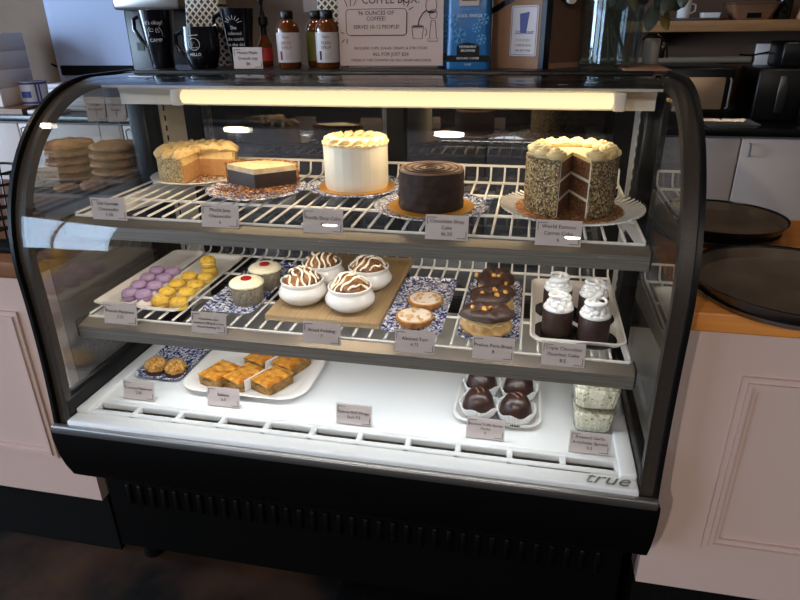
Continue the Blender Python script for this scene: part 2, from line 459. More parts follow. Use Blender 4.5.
for sx in (-1, 1):
    xa, xb = sorted((sx * .640, sx * .632))
    fr = obj('end_frame', strip(xa, xb, -.003, .028, yend=.52), 'black_frame', case)
    xa, xb = sorted((sx * .632, sx * .608))
    obj('inner_flange', strip(xa, xb, .0075, .026, yend=.50), 'frame_inner', fr)
    # end pane follows the profile and stops at the rear post
    c = curve(.02, 0.0, .52); n = len(c)
    poly = c + [(.52, 0.0)]
    g = MB(); xa, xb = sorted((sx * .622, sx * .616))
    g.rings([[(xa, y, Z0 + z) for y, z in poly], [(xb, y, Z0 + z) for y, z in poly]])
    obj('end_glass', g, 'glass_end', case)
    xa, xb = sorted((sx * .640, sx * .6065))
    obj('side_sill', MB().box(xa, xb, .012, .475, Z0 - .022, Z0 + .045, .004), 'black_frame', case)
    xa, xb = sorted((sx * .645, sx * .598))
    obj('rear_post', MB().box(xa, xb, .475, .545, Z0 - .02, TOP - .004, .004), 'black_frame', case)
    xa, xb = sorted((sx * .640, sx * .610))
    obj('side_liner', MB().box(xa, xb, .545, .72, Z0 - .02, TOP - .004), 'white_liner', case)
    # slotted shelf standard fixed to the side liner
    xa, xb = sorted((sx * .610, sx * .602)); p = MB().box(xa, xb, .56, .585, Z0 + .02, TOP - .06)
    pil = obj('shelf_standard', p, 'white_liner', case)
    sl = MB(); xi = sx * .6015
    for k in range(22):
        a_, b_ = sorted((xi, xi + sx * .004)); sl.box(a_, b_, .569, .576, Z0 + .05 + k * .026, Z0 + .064 + k * .026)
    obj('slots', sl, 'black_matte', pil)
obj('top_panel', MB().box(-.642, .642, .47, .74, TOP - .012, TOP, .003), 'counter_black', case)
obj('header_trim', MB().box(-.60, .60, .462, .476, TOP - .014, TOP + .004, .003), 'black_frame', case)
# floor of the cabinet: lip, slotted air return, white plate
dk = MB()
dk.box(-.606, .606, -.004, .036, Z0 - .02, Z0 + .004, .004)
dk.box(-.606, .606, .082, .70, Z0 - .02, Z0 + .008, .004)
dk.box(-.606, -.573, .030, .70, Z0 - .015, Z0 + .014, .004); dk.box(.573, .606, .030, .70, Z0 - .015, Z0 + .014, .004)
deck = obj('deck', dk, 'white_deck', case)
gr = MB(); n = 11; xs = [-.573 + 1.146 * i / n for i in range(n + 1)]
for i, x in enumerate(xs): gr.box(x - .006, x + .006, .034, .083, Z0 - .008, Z0 + .008, .002)
gr.box(-.573, .573, .034, .047, Z0 - .008, Z0 + .009, .003); gr.box(-.573, .573, .070, .084, Z0 - .008, Z0 + .009, .003)
obj('air_grille', gr, 'white_deck', deck)
obj('air_duct', MB().box(-.575, .575, .032, .09, Z0 - .04, Z0 - .021), 'black_matte', deck)
lg = text(['true'],   .044, deck, (.546, .020, Z0 + .0052), 'alu', 0, name='emblem', shear=.5, narrow=1.1, label='grey raised script emblem on the white front lip')
obj('emblem_bar', MB().box(.40, .52, .0335, .0365, Z0 + .003, Z0 + .0055), 'alu', deck)
obj('front_channel', MB().box(-.64, .64, -.016, -.001, Z0 - .026, Z0 - .006, .003), 'alu', case)
# front skirt, bowed and undercut, then recessed base with louvres
sk = MB()
pr = [(-.012, Z0 - .022), (-.014, Z0 - .04), (-.009, Z0 - .09), (.002, Z0 - .13), (.016, Z0 - .165), (.03, Z0 - .18), (.74, Z0 - .18), (.74, Z0 - .022)]
sk.prism(pr, 'x', -.645, .645)
obj('skirt', sk, 'black', case, ang=25)
obj('base', MB().box(-.615, .615, .075, .73, .06, Z0 - .18), 'black', case)
lv = MB()
for k in range(36):
    x = -.56 + k * .032; lv.box(x, x + .012, .068, .08, .21, .27, .003)
obj('louvres', lv, 'black', case)
for sx in (-1, 1):
    for y in (.12, .68):
        obj('caster', MB().lathe([(.02, 0), (.028, .004), (.028, .05), (.02, .062)], 14, (sx * .56, y, 0)), 'rubber', case)
# rear sliding doors
def rear_door(x0, x1, y):
    f = MB(); w = .045
    f.box(x0, x0 + w, y, y + .02, Z0 + .01, TOP - .03); f.box(x1 - w, x1, y, y + .02, Z0 + .01, TOP - .03)
    f.box(x0 + w, x1 - w, y, y + .02, Z0 + .01, Z0 + .05); f.box(x0 + w, x1 - w, y, y + .02, TOP - .06, TOP - .03)
    d = obj('rear_door', f, 'black_frame', case)
    obj('door_pane', MB().box(x0 + w, x1 - w, y + .008, y + .013, Z0 + .05, TOP - .06), 'door_glass', d)
rear_door(-.61, .025, .685); rear_door(-.02, .61, .712)
# warm fluorescent fixture under the flat of the glass
fx = MB()
pr = [(.334, Z0 + .682), (.334, Z0 + .677), (.388, Z0 + .677), (.396, Z0 + .660), (.396, Z0 + .634), (.402, Z0 + .634), (.402, Z0 + .682)]
fx.prism(pr, 'x', -.60, .60)
fix = obj('light_fixture', fx, 'white_liner', case, ang=20)
obj('header_underside', MB().box(-.60, .60, .335, .462, Z0 + .6825, Z0 + .690), 'black_frame', case)
obj('tube', MB().tube([(-.415 + .93 * i / 8, .358, Z0 + .6565) for i in range(9)], .0150, 14), 'tube', fix)
for x in (-.425, .525): obj('socket', MB().box(x - .012, x + .012, .342, .394, Z0 + .638, Z0 + .676, .004), 'white_liner', fix)
# wire shelves
def wire_shelf(z, yf, yb, label):
    w = MB(); r = .0026; X = .572; n = 34
    for i in range(n + 1):
        x = -X + 2 * X * i / n
        w.tube([(x, yf + .014, z - .002), (x, yb - .012, z - .002), (x, yb - .003, z + .004), (x, yb + .004, z + .03)], r, 6)
    for y in (yf + .012, yf + .15, yb - .15, yb - .02): w.tube([(-X, y, z - .007), (X, y, z - .007)], .0034, 6)
    w.tube([(-X, yb + .004, z + .03), (X, yb + .004, z + .03)], .0034, 6)
    sh_ = obj('wire_shelf', w, 'white_wire', case); sh_['label'] = label
    fr = MB()
    pr = [(yf - .022, z - .017), (yf - .019, z - .017), (yf - .019, z - .041), (yf - .008, z - .041), (yf - .008, z - .044), (yf - .022, z - .044)]
    fr.prism(pr, 'x', -.5785, .5785)
    obj('front_rail', fr, 'steel', sh_)
    obj('label_ledge', MB().prism([(yf - .022, z - .0165), (yf + .013, z - .007), (yf + .013, z - .010), (yf - .019, z - .0185)], 'x', -.5785, .5785), 'ledge', sh_)
    obj('rail_cap', MB().box(-.5815, -.5785, yf - .023, yf + .014, z - .040, z - .004), 'steel_dark', sh_)
    obj('rail_cap', MB().box(.5785, .5815, yf - .023, yf + .014, z - .040, z - .004), 'steel_dark', sh_)
    for sx in (-1, 1):
        b = MB(); pr = [(yf, z - .012), (yb, z - .012), (.585, z - .03), (.585, z - .075), (.56, z - .075), (yf, z - .03)]
        b.prism(pr, 'x', sx * .5765 - .0015, sx * .5765 + .0015); obj('bracket', b, 'white_wire', sh_)
    tb = obj('shelf_tube', MB().tube([(-.52 + 1.04 * i / 6, yf + .012, z - .026) for i in range(7)], .008, 10), 'cool_tube', sh_)
    return sh_
wire_shelf(S1, .1195, .575, 'upper white wire shelf with steel front rail')
wire_shelf(S2, .0899, .545, 'lower white wire shelf with steel front rail')

# ------------------------------------------------------------------ lights
def area(name, loc, rot, sx, sy, power, col, portal=False):
    l = bpy.data.lights.new(name, 'AREA'); l.shape = 'RECTANGLE'; l.size = sx; l.size_y = sy; l.energy = power; l.color = col
    o = bpy.data.objects.new(name, l); COL.objects.link(o); o.location = loc; o.rotation_euler = rot
    if portal: l.cycles.is_portal = True
    return o
area('fixture_light', (.05, .362, Z0 + .635), (0, 0, 0),   .93, .03, 2.5, (1, .76, .47))
area('upper_shelf_light', (0, .14, S1 - .036), (math.radians(12), 0, 0), 1.04, .02, 1.05, (1, .93, .84))
area('lower_shelf_light', (0, .11, S2 - .036), (math.radians(12), 0, 0), 1.04, .02, 1.2, (.93, .97, 1))
w = bpy.data.worlds.new('sky'); sc.world = w; w.use_nodes = True
w.node_tree.nodes['Background'].inputs[0].default_value = (.48, .66, 1, 1); w.node_tree.nodes['Background'].inputs[1].default_value = 3.0
for (a, b, z0, z1), e_ in zip(LW, (110, 70, 260)): area('window_daylight', (XL - .05, (a + b) / 2, (z0 + z1) / 2), (0, -PI / 2, 0), z1 - z0, b - a, e_, (.56, .76, 1))
for a, b, z0, z1 in FW: area('window_daylight', ((a + b) / 2, YF - .05, (z0 + z1) / 2), (PI / 2, 0, 0), b - a, z1 - z0, 60, (.7, .82, 1))
for x, y in spots:
    l = bpy.data.lights.new('downlight_and_fill', 'SPOT'); l.energy = {.17: 16, -4.6: 420 - 85 * (x + 1.6) / 1.2, 1.6: 18}.get(y, 40); l.color = (1, .90, .80) if y == -4.6 else (1, .78, .58); l.spot_size = math.radians(168 if y == -4.6 else 125); l.spot_blend = .4; l.shadow_soft_size = .07  # front trio and kitchen spot are added fill
    o = bpy.data.objects.new('downlight_and_fill', l); COL.objects.link(o); o.location = (x, y, ZC - .03)

# ------------------------------------------------------------------ camera
cam = bpy.data.cameras.new('camera'); co = bpy.data.objects.new('camera', cam); COL.objects.link(co)
cam.sensor_fit = 'HORIZONTAL'; cam.sensor_width = 36; cam.lens = 36 * 620.867 / 800; cam.clip_start = .05
R_ = Matrix.Rotation(.2103, 3, 'Z') @ Matrix.Rotation(PI / 2 - .4213, 3, 'X') @ Matrix.Rotation(-.0132, 3, 'Z')
co.matrix_world = Matrix.Translation((.3643, -.9765, Z0 + .8044)) @ R_.to_4x4()
sc.camera = co
# ------------------------------------------------------------------ plates and boards
def round_plate(label, loc, r, m, name='plate', group='round cake plates', h=.014):
    mb = MB().lathe([(.0, 0), (r * .55, 0), (r * .6, .002), (r * .97, h - .002), (r, h), (r * .97, h + .0012), (r * .64, .0062), (0, .0055)], 48)
    o = obj(name, mb, m, None, loc); return tag(o, label, 'plate', group)
def tray(label, x0, x1, y0, y1, z, m, h=.012, r=.012, name='serving_tray', group='rectangular serving trays', lip=.008, rz=0):
    hw, hd = (x1 - x0) / 2, (y1 - y0) / 2
    L = [(hw - .012, hd - .012, r, 0), (hw - .004, hd - .004, r, h * .5), (hw, hd, r, h - .001), (hw, hd, r, h + .0008), (hw - lip * .4, hd - lip * .4, r, h + .001), (hw - lip, hd - lip, r, h * .55), (hw - lip - .006, hd - lip - .006, r, .0035)]
    o = obj(name, MB().rr(L), m, None, ((x0 + x1) / 2, (y0 + y1) / 2, z), (0, 0, rz)); return tag(o, label, 'tray', group)
def board(label, loc, r, m):
    def wob(a, z): return 1 + .012 * math.cos(a * 40)
    o = obj('cake_board', MB().lathe([(0, 0), (r, 0), (r, .002), (0, .002)], 160, wob=wob), m, None, loc)
    return tag(o, label, 'cake board', 'cake boards')

def swirl_mesh(name, r, h, m, turns=2.6, tr=.3, seed=0):
    pts, rad = [], []; n = 30
    for i in range(n + 1):
        t = i / n; a = t * turns * 2 * PI + seed
        rr_ = r * (1 - tr) * (1 - t) ** .8
        pts.append((rr_ * math.cos(a), rr_ * math.sin(a), r * tr * .8 + h * t * .7)); rad.append(r * tr * (1 - .45 * t))
    mb = MB().tube(pts, rad, 8)
    mb.lathe([(0, 0), (r * .75, 0), (r * .6, h * .45), (0, h * .6)], 12)
    return mb.mesh(name, m)
def shell_mesh(name, r, h, m):
    """piped shell: fluted teardrop lying along +x"""
    mb = MB(); rs = []
    for i in range(9):
        t = i / 8; k = math.sin(PI * min(1, t * .92 + .06)) ** .7
        rs.append([(r * (t * 2 - 1), r * .62 * k * math.cos(q) * (1 + .12 * math.cos(5 * q)), h * .5 * k * (1 + math.sin(q)) * (1 + .1 * math.cos(5 * q)) * (1 - .25 * t)) for q in [2 * PI * j / 20 for j in range(20)]])
    return mb.rings(rs).mesh(name, m)

# ------------------------------------------------------------------ upper shelf cakes
Zs = S1 + .0012
round_plate('white plate under the nut-crusted cheesecake at the left of the upper shelf', (-.455, .452, Zs), .118, 'porcelain')
round_plate('blue patterned plate under the dark cheesecake wedge with crumbs', (-.250, .338, Zs), .115, 'willow')
round_plate('blue rimmed plate under the tall white vanilla cake', (-.028, .400, Zs), .115, 'willow_fine')
round_plate('blue rimmed plate under the round chocolate cake', (.169, .258, Zs), .118, 'willow_fine')
gp = thing('plate', 'clear pressed glass plate with ribbed rim under the carrot cake', 'plate', (.450, .292, Zs), 0, 'round cake plates')
obj('well', MB().lathe([(0, 0), (.09, 0), (.105, .004), (.105, .007), (.09, .004), (0, .004)], 48), 'acrylic', gp)
rm = MB()
for i in range(64):
    a = 2 * PI * i / 64; rm.tube([(.104 * math.cos(a), .104 * math.sin(a), .006), (.122 * math.cos(a), .122 * math.sin(a), .011), (.142 * math.cos(a + .04), .142 * math.sin(a + .04), .017)], .0022, 5)
rim = obj('ribbed_rim', rm, 'porcelain', gp)
obj('rim_glass', MB().lathe([(.104, .005), (.144, .018), (.144, .020), (.104, .008)], 48), 'acrylic', gp)

# nut crusted cheesecake, front right quarter gone
c1 = thing('cheesecake', 'nut-crusted cheesecake with scalloped cream top and a quarter cut away', 'cake', (-.455, .455, Zs + .0065), 0, 'cakes on the upper shelf')
A0, A1 = 2, 276
obj('filling', MB().sector(0, .096, .004, .052, A0, A1, 40), 'tan_cheese', c1)
obj('crust', MB().sector(0, .1, 0, .004, A0, A1, 40), 'crust', c1)
wall = MB().sector(.0955, .102, .002, .072, A0 + 1, A1 - 1, 60); obj('nut_coating', wall, 'hazel_coat', c1)
obj('cream_layer', MB().sector(0, .0955, .052, .074, A0, A1, 40), 'buttercream_warm', c1)
sh = shell_mesh('piped_shell', .0275, .027, [M['buttercream_warm']])
k = 0
c1.scale = (.96, .96, .84)
for ring, (rad, n, z) in enumerate(((.079, 14, .070), (.043, 8, .071), (.012, 3, .071))):
    for i in range(n):
        a = math.radians(A0 + 8 + (A1 - A0 - 16) * i / (n - 1))
        o = link('piped_shell', sh, c1, (rad * math.cos(a), rad * math.sin(a), z), (0, 0, a + PI))
# dark cheesecake wedge, tip towards the front
c2 = thing('cheesecake', 'wedge of dark chocolate cheesecake with cream top, tip pointing forward', 'cake', (-.249, .328, Zs + .0068), 0, 'cakes on the upper shelf')
obj('crust', MB().sector(0, .106, 0, .006, 40, 152, 30), 'crust', c2)
obj('filling', MB().sector(0, .100, .006, .038, 40, 152, 30), 'mocha', c2)
obj('cream_layer', MB().sector(0, .100, .038, .05, 40, 152, 30), 'cream_top', c2)
obj('crumb_rim', MB().sector(.100, .107, .004, .053, 40, 152, 40), 'crust', c2)
def crumbs(name, label, c, rmin, rmax, n, m, avoid=None):
    mb = MB()
    for i in range(n):
        a = random.uniform(0, 2 * PI); r = random.uniform(rmin, rmax)
        if avoid and avoid(math.degrees(a) % 360, r): continue
        s_ = random.uniform(.0018, .005); mb.blob((r * math.cos(a), r * math.sin(a), s_ * .5), (s_, s_ * random.uniform(.6, 1), s_ * .55), .3, 200, 1, i)
    o = obj(name, mb, m, None, c); o['kind'] = 'stuff'; return tag(o, label, 'crumbs')
crumbs('crumbs', 'brown crust crumbs scattered on the blue plate in front of the dark cheesecake', (-.250, .338, Zs + .0085), .02, .098, 420, 'crust', lambda a, r: 35 < a < 150)
crumbs('crumbs', 'brown crumbs spread over the cut quarter of the nut-crusted cheesecake plate', (-.455, .455, Zs + .008), .01, .104, 300, 'crust', lambda a, r: not (285 < a < 358) and r < .105)
# white vanilla cake
board('gold scalloped board under the white vanilla cake', (-.028, .400, Zs + .010), .088, 'gold_board')
c3 = thing('layer_cake', 'tall white frosted cake with combed sides and piped rope rim', 'cake', (-.028, .400, Zs + .012), 0, 'cakes on the upper shelf')
def comb(a, z): return 1 + .011 * max(0, math.cos(a * 22)) ** 6
obj('frosting', MB().lathe([(0, 0), (.071, 0), (.0725, .004), (.0725, .098), (.0715, .102), (.066, .104), (0, .104)], 176, wob=comb), 'vanilla', c3)
sw = shell_mesh('piped_shell', .0175, .015, [M['buttercream']])
for i in range(15):
    a = 2 * PI * i / 15; link('piped_shell', sw, c3, (.058 * math.cos(a), .058 * math.sin(a), .1025), (0, 0, a + PI / 2 + .75))
sm = shell_mesh('piped_shell', .0125, .010, [M['buttercream']])
for i in range(26):
    a = 2 * PI * i / 26; link('piped_shell', sm, c3, (.068 * math.cos(a), .068 * math.sin(a), .0965), (0, 0, a + PI / 2 + .3))
# chocolate cake
board('gold scalloped board under the round chocolate cake', (.169, .258, Zs + .010), .088, 'gold_board')
c4 = thing('layer_cake', 'round chocolate frosted cake with concentric rings combed into its top', 'cake', (.169, .258, Zs + .012), 0, 'cakes on the upper shelf')
c4.scale = (.94, .94, .86)
def lump(a, z): return 1 + .03 * noise.noise(Vector((math.cos(a) * 4, math.sin(a) * 4, z * 40))) + .035 * noise.noise(Vector((math.cos(a) * 9, math.sin(a) * 9, z * 160)))
obj('frosting', MB().lathe([(0, 0), (.069, 0)] + [(.0705 + .0008 * math.sin(k * 2.1), .004 + k * .0065) for k in range(13)] + [(.0695, .087), (.064, .0885), (0, .0885)], 90, wob=lump), 'choc', c4, ang=60)
pr = [(0, .0875)] ; pr = []
top = MB(); P = []
for k in range(21):
    r = .068 * k / 20; P.append((r, .0895 + .0016 * math.cos(k * PI)))
top.lathe([(0.0001, .0880)] + P[1:] + [(.069, .0875)], 64); obj('ringed_top', top, 'choc_top', c4)
mb = MB()
for k in range(4): mb.tube([((.012 + k * .015) * math.cos(t), (.012 + k * .015) * math.sin(t), .0908) for t in [2 * PI * i / 40 for i in range(40)]], .0019, 6, True)
obj('comb_rings', mb, 'choc', c4)
# carrot cake with a narrow slice out of the front
board('brown round board beneath the nut-coated carrot cake', (.443, .292, Zs + .0075), .108, 'crust')
c5 = thing('layer_cake', 'nut-coated carrot cake with white rosettes and a slice cut from the front', 'cake', (.443, .292, Zs + .0097), 0, 'cakes on the upper shelf')
A0, A1 = -69, 254
c5.scale = (.895, .895, .91)
for z0, z1 in ((.002, .036), (.042, .076), (.082, .116)): obj('sponge_layer', MB().sector(0, .091, z0, z1, A0, A1, 50), 'carrot', c5)
for z0, z1 in ((.036, .042), (.076, .082)): obj('filling', MB().sector(0, .091, z0, z1, A0 - .4, A1 + .4, 50), 'vanilla', c5)
obj('frosting', MB().sector(.091, .0945, .002, .122, A0, A1, 60), 'vanilla', c5)
obj('top_frosting', MB().sector(0, .0945, .116, .1235, A0, A1, 60), 'buttercream', c5)
nc = MB(); rs = []
for i in range(141):
    a = math.radians(A0 + .6 + (A1 - A0 - 1.2) * i / 140); ring = [(.0945 * math.cos(a), .0945 * math.sin(a), .002)]
    for j in range(25):
        z = .002 + .116 * j / 24; r = .0985 + .0022 * noise.noise(Vector((math.cos(a) * 32, math.sin(a) * 32, z * 330))); ring.append((r * math.cos(a), r * math.sin(a), z))
    ring.append((.0945 * math.cos(a), .0945 * math.sin(a), .119)); rs.append(ring)
nc.rings(rs); obj('nut_coating', nc, 'nut_coat', c5, ang=70)
ro = swirl_mesh('rosette', .0245, .019, [M['buttercream']])
for i in range(14):
    a = math.radians(A0 + 11 + (A1 - A0 - 22) * i / 13); link('rosette', ro, c5, (.078 * math.cos(a), .078 * math.sin(a), .121), (0, 0, a * 2))

# ------------------------------------------------------------------ lower wire shelf
Zm = S2 + .0012
tray('white rectangular tray under the lavender macarons at the far left', -.583, -.487, .130, 0.488, Zm, 'melamine')
tray('white rectangular tray under the yellow macarons', -.477, -.369, .126, 0.473, Zm, 'melamine')
def macaron(shell, fill, bits, label, group):
    r = .0185; t = thing('macaron', label, 'macaron', (0, 0, 0), 0, group)
    low = [(0, 0), (r * .8, 0), (r * .97, .003), (r, .007), (r * 1.06, .0078), (r * 1.02, .0090), (0, .0090)]
    obj('bottom_shell', MB().lathe(low, 24), shell, t)
    obj('filling', MB().lathe([(0, .0085), (r * .84, .0085), (r * .88, .0115), (r * .84, .0145), (0, .0145)], 24), fill, t)
    obj('top_shell', MB().lathe([(0, .0140), (r * 1.02, .0140), (r * 1.06, .0155), (r, .0172), (r * .95, .0200), (r * .8, .0232), (r * .45, .0252), (0, .0256)], 24), shell, t)
    if bits:
        mb = MB()
        for i in range(9):
            a = random.uniform(0, 6.28); q = random.uniform(.2, .8) * r; mb.blob((q * math.cos(a), q * math.sin(a), .0255 - .004 * (q / r) ** 2), (.0022, .0012, .0009), 0, 1, 1)
        obj('petal_sprinkles', mb, 'purple_bit', t)
    return t
nth = ['front', 'second from the front', 'third from the front', 'rearmost']
pm = macaron('lav', 'lav_fill', False, '', 'lavender macarons')
P = [(-.517, .178), (-.481, .177), (-.525, .225), (-.483, .226), (-.530, .272), (-.488, .274), (-.534, .318), (-.492, .320)]
for i, (x, y) in enumerate(P):
    lab = 'lavender macaron, %s of the %s row on its white tray' % (nth[i // 2], ('left', 'right')[i % 2])
    o = pm if i == 0 else dup(pm, (0, 0, 0))
    o.location = (x, y, Zm + .0036); o['label'] = lab; o.rotation_euler = (0, 0, i)
ym = macaron('yel', 'yel_fill', True, '', 'yellow macarons')
P = [(-.424, .150), (-.379, .152), (-.436, .200), (-.388, .204), (-.439, .248), (-.392, .250), (-.434, .298), (-.392, .300)]
for i, (x, y) in enumerate(P):
    lab = 'yellow macaron with dark petals, %s of the %s row' % (nth[i // 2], ('left', 'right')[i % 2])
    o = ym if i == 0 else dup(ym, (0, 0, 0))
    o.location = (x, y, Zm + .0036); o['label'] = lab; o.rotation_euler = (0, 0, i * 1.7)
dup(ym, (-.404, .345, Zm + .0036), 1, 'bottom yellow macaron of the stacked pair behind the others')
dup(ym, (-.405, .344, Zm + .0294), 2.5, 'top yellow macaron of the stacked pair behind the others')
# cupcakes
tray('blue and white patterned tray under the two jam-topped cupcakes', -.328, -.205, 0.145, 0.456, Zm, 'willow', .008, .022)
cc = thing('cupcake', '', 'cupcake', (0, 0, 0), 0, 'jam-topped cupcakes')
obj('sponge', MB().lathe([(0, 0), (.033, 0), (.0345, .003), (.0365, .044), (.034, .048), (0, .049)], 40), 'cupcake', cc)
def flute(a, z): return 1 + .02 * math.cos(a * 16 + z * 400)
fr_ = MB()
fr_.lathe([(0, .047), (.034, .047), (.0385, .051), (.0385, .055), (.034, .060), (.030, .0625), (.026, .0645), (.018, .0655), (.013, .0640), (0, .0635)], 64, wob=flute); obj('frosting', fr_, 'cup_frost', cc)
obj('jam', MB().lathe([(0, .063), (.0125, .0642), (.012, .0668), (.006, .068), (0, .0682)], 20), 'jam', cc)
cc.scale = (1, 1, .86); cc.location = (-.243, .216, Zm + .0038); cc['label'] = 'front grey-brown cupcake with cream frosting and red jam centre'
dup(cc, (-.238, .308, Zm + .0038), 1.0, 'rear grey-brown cupcake with cream frosting, partly behind its twin')
# bread pudding board
o = obj('serving_board', MB().box(-.125, .128, -.198, .198, 0, .014, .003), 'board', None, (-.046, .334, Zm)); tag(o, 'ribbed tan bamboo board under the four white ramekins', 'board')
rk = obj('ramekin', MB().lathe([(0, 0), (.033, 0), (.041, .004), (.0535, .017), (.0545, .025), (.049, .035), (.0455, .042), (.0475, .048), (.0475, .051), (.0445, .0515), (.043, .046), (.045, .03), (.03, .01), (0, .009)], 44), 'porcelain', None)
tag(rk, '', 'ramekin', 'white round ramekins')
def pudding(seed):
    t = thing('bread_pudding', '', 'bread pudding', (0, 0, 0), 0, 'drizzled bread puddings')
    mb = MB(); r = random.Random(seed)
    def H(x, y): return .040 + .038 * (1 - (x * x + y * y) / .045 ** 2) + .006 * noise.noise(Vector((x * 90, y * 90, seed)))
    rs = []
    for i in range(11):
        q = .0435 * (1 - i / 10); rs.append([(max(q, 1e-5) * math.cos(a), max(q, 1e-5) * math.sin(a), H(q * math.cos(a), q * math.sin(a))) for a in [2 * PI * j / 40 for j in range(40)]])
    mb.rings([[(x * .98, y * .98, .012) for x, y, z in rs[0]]] + rs)
    obj('crumb', mb, 'pudding', t, ang=75)
    for k in range(6):
        u = -.032 + .0128 * k; L_ = math.sqrt(max(0, .042 ** 2 - u * u)); ph = r.uniform(0, 6)
        pts = [(u + .004 * math.sin(ph + 9 * v * 25) + .25 * v, v, H(u + .25 * v, v) + .0012) for v in [-L_ + 2 * L_ * j / 16 for j in range(17)] if math.hypot(u + .25 * v, v) < .0425]
        if len(pts) > 3: obj('glaze_drizzle', MB().tube(pts, [.0024 + .0007 * math.sin(j * 1.3 + k) for j in range(len(pts))], 6), 'drizzle', t)
    return t
for i, (x, y, w_) in enumerate([(-.112, .222, 'front left'), (.002, .205, 'front right'), (-.103, .333, 'rear left'), (.013, .325, 'rear right')]):
    o = rk if i == 0 else dup(rk, (0, 0, 0)); o.location = (x, y, Zm + .0142); o['label'] = 'round white ramekin, %s of the four on the bamboo board' % w_
    p = pudding(i + 1); p.location = (x, y, Zm + .0142); p.rotation_euler = (0, 0, (.9, -.5, .5, -.45)[i]); p['label'] = 'bread pudding with white drizzle in the %s ramekin' % w_
# almond tarts
tray('blue and white patterned tray under the two almond tarts', .086, .212, 0.118, 0.420, Zm, 'willow', .008, .02)
def tart(seed):
    t = thing('tart', '', 'tart', (0, 0, 0), 0, 'iced almond tarts'); r = random.Random(seed)
    def cr(a, z): return 1 + .02 * math.cos(a * 24)
    obj('crust', MB().lathe([(0, 0), (.033, 0), (.037, .006), (.0395, .014), (.0395, .016), (.0365, .0165), (0, .0125)], 72, wob=cr), 'tart_crust', t)
    obj('icing', MB().lathe([(0, .013), (.035, .0155), (.0345, .0175), (.02, .0185), (0, .0185)], 32), 'icing', t)
    for k in range(16):
        a = r.uniform(0, 6.28); q = .027 * math.sqrt(r.random()) + .004
        mb = MB().blob((0, 0, 0), (.0062, .004, .0011), 0, 1, 1); obj('almond_flake', mb, 'almond', t, (q * math.cos(a), q * math.sin(a), .0195 + r.uniform(0, .003)), (r.uniform(-.4, .4), r.uniform(-.4, .4), r.uniform(0, 6)))
    return t
t = tart(3); t.location = (.149, .176, Zm + .0038); t['label'] = 'front white-iced almond tart, just behind its price card'
t = tart(5); t.location = (.157, .266, Zm + .0038); t['label'] = 'rear white-iced almond tart with more flaked almonds'
# chocolate topped choux rings
tray('blue and white patterned tray under the three chocolate-topped choux rings', .243, .366, 0.120, 0.430, Zm, 'willow', .008, .02)
def choux(seed):
    t = thing('choux_ring', '', 'pastry', (0, 0, 0), 0, 'chocolate-topped choux rings'); r = random.Random(seed)
    def tor(R_, rx, rz, zc, n=60, m=14, am=0, fq=0, lo=0, hi=2 * PI):
        rs = []
        for i in range(n + 1):
            a = 2 * PI * i / n; k = 1 + am * math.cos(fq * a)
            rs.append([((R_ + rx * k * math.cos(q)) * math.cos(a) * 1.06, (R_ + rx * k * math.cos(q)) * math.sin(a) * .82, zc + rz * k * math.sin(q) * (1 + .15 * noise.noise(Vector((math.cos(a) * 2, math.sin(a) * 2, seed))))) for q in [2 * PI * j / m for j in range(m)]])
        return rs
    obj('choux_base', MB().rings(tor(.0275, .021, .019, .0195, am=.07, fq=15), True, False, False), 'choux', t)
    mb = MB(); mb.lathe([(.0, .016), (.03, .02), (.044, .029), (.0455, .034), (.03, .041), (0, .042)], 60, wob=lambda a, z: 1 + .05 * math.cos(a * 13 + z * 150), sy=.86); obj('praline_cream', mb, 'buttercream_warm', t)
    rs = []
    for i in range(73):
        a = 2 * PI * i / 72; lob = 1 + .10 * math.cos(5 * a + seed) + .05 * math.cos(9 * a)
        rs.append([((.028 + .0225 * lob * math.cos(q)) * math.cos(a) * 1.08, (.028 + .0225 * lob * math.cos(q)) * math.sin(a) * .84, .043 + (.013 if math.sin(q) > 0 else .006) * lob * math.sin(q)) for q in [2 * PI * j / 14 for j in range(14)]])
    obj('chocolate_glaze', MB().rings(rs, True, False, False), 'ganache', t)
    for k in range(5):
        a = r.uniform(0, 6.28); q = r.choice([.008, .03, .045]); z = .053 if q < .02 else (.057 if q < .04 else .049)
        obj('hazelnut_piece', MB().blob((0, 0, 0), (.0065, .0055, .0045), .35, 150, 1, k), 'nut', t, (q * math.cos(a), q * math.sin(a), z), (r.random(), r.random(), r.random() * 6))
    return t
for i, (x, y, w_) in enumerate([(.300, .154, 'front'), (.304, .247, 'middle'), (.306, .340, 'rear')]):
    t = choux(i + 1); t.location = (x, y, Zm + .0045); t.rotation_euler = (0, 0, i * .8); t['label'] = 'chocolate-topped choux ring, %s of the three on the blue tray' % w_
# flourless chocolate cakes
tray('white square-cornered tray under the four whipped-cream chocolate cakes', .386, .570, 0.128, 0.443, Zm, 'melamine', .014, .02)
fc = thing('chocolate_cake', '', 'cake', (0, 0, 0), 0, 'small chocolate cakes with whipped cream')
obj('sponge', MB().lathe([(0, 0), (.033, 0), (.0335, .002), (.0335, .052), (.0325, .054), (0, .054)], 40), 'flourless', fc)
wc = MB(); wc.lathe([(0, .05), (.031, .052), (.0335, .056), (.030, .062), (0, .066)], 36)
rw = random.Random(4)
for k in range(22):
    q = k / 22; a = k * 2.4; R_ = .024 * math.sqrt(1 - q) ; wc.blob((R_ * math.cos(a), R_ * math.sin(a), .059 + .020 * q), (rw.uniform(.008, .012), rw.uniform(.007, .011), rw.uniform(.006, .010)), .45, 140, 2, k)
wc.tube([(.004, .0, .076), (.002, .003, .086), (-.003, .004, .092)], [.006, .004, .0008], 8)
wp = obj('whipped_cream', wc, 'whip', fc, ang=80)
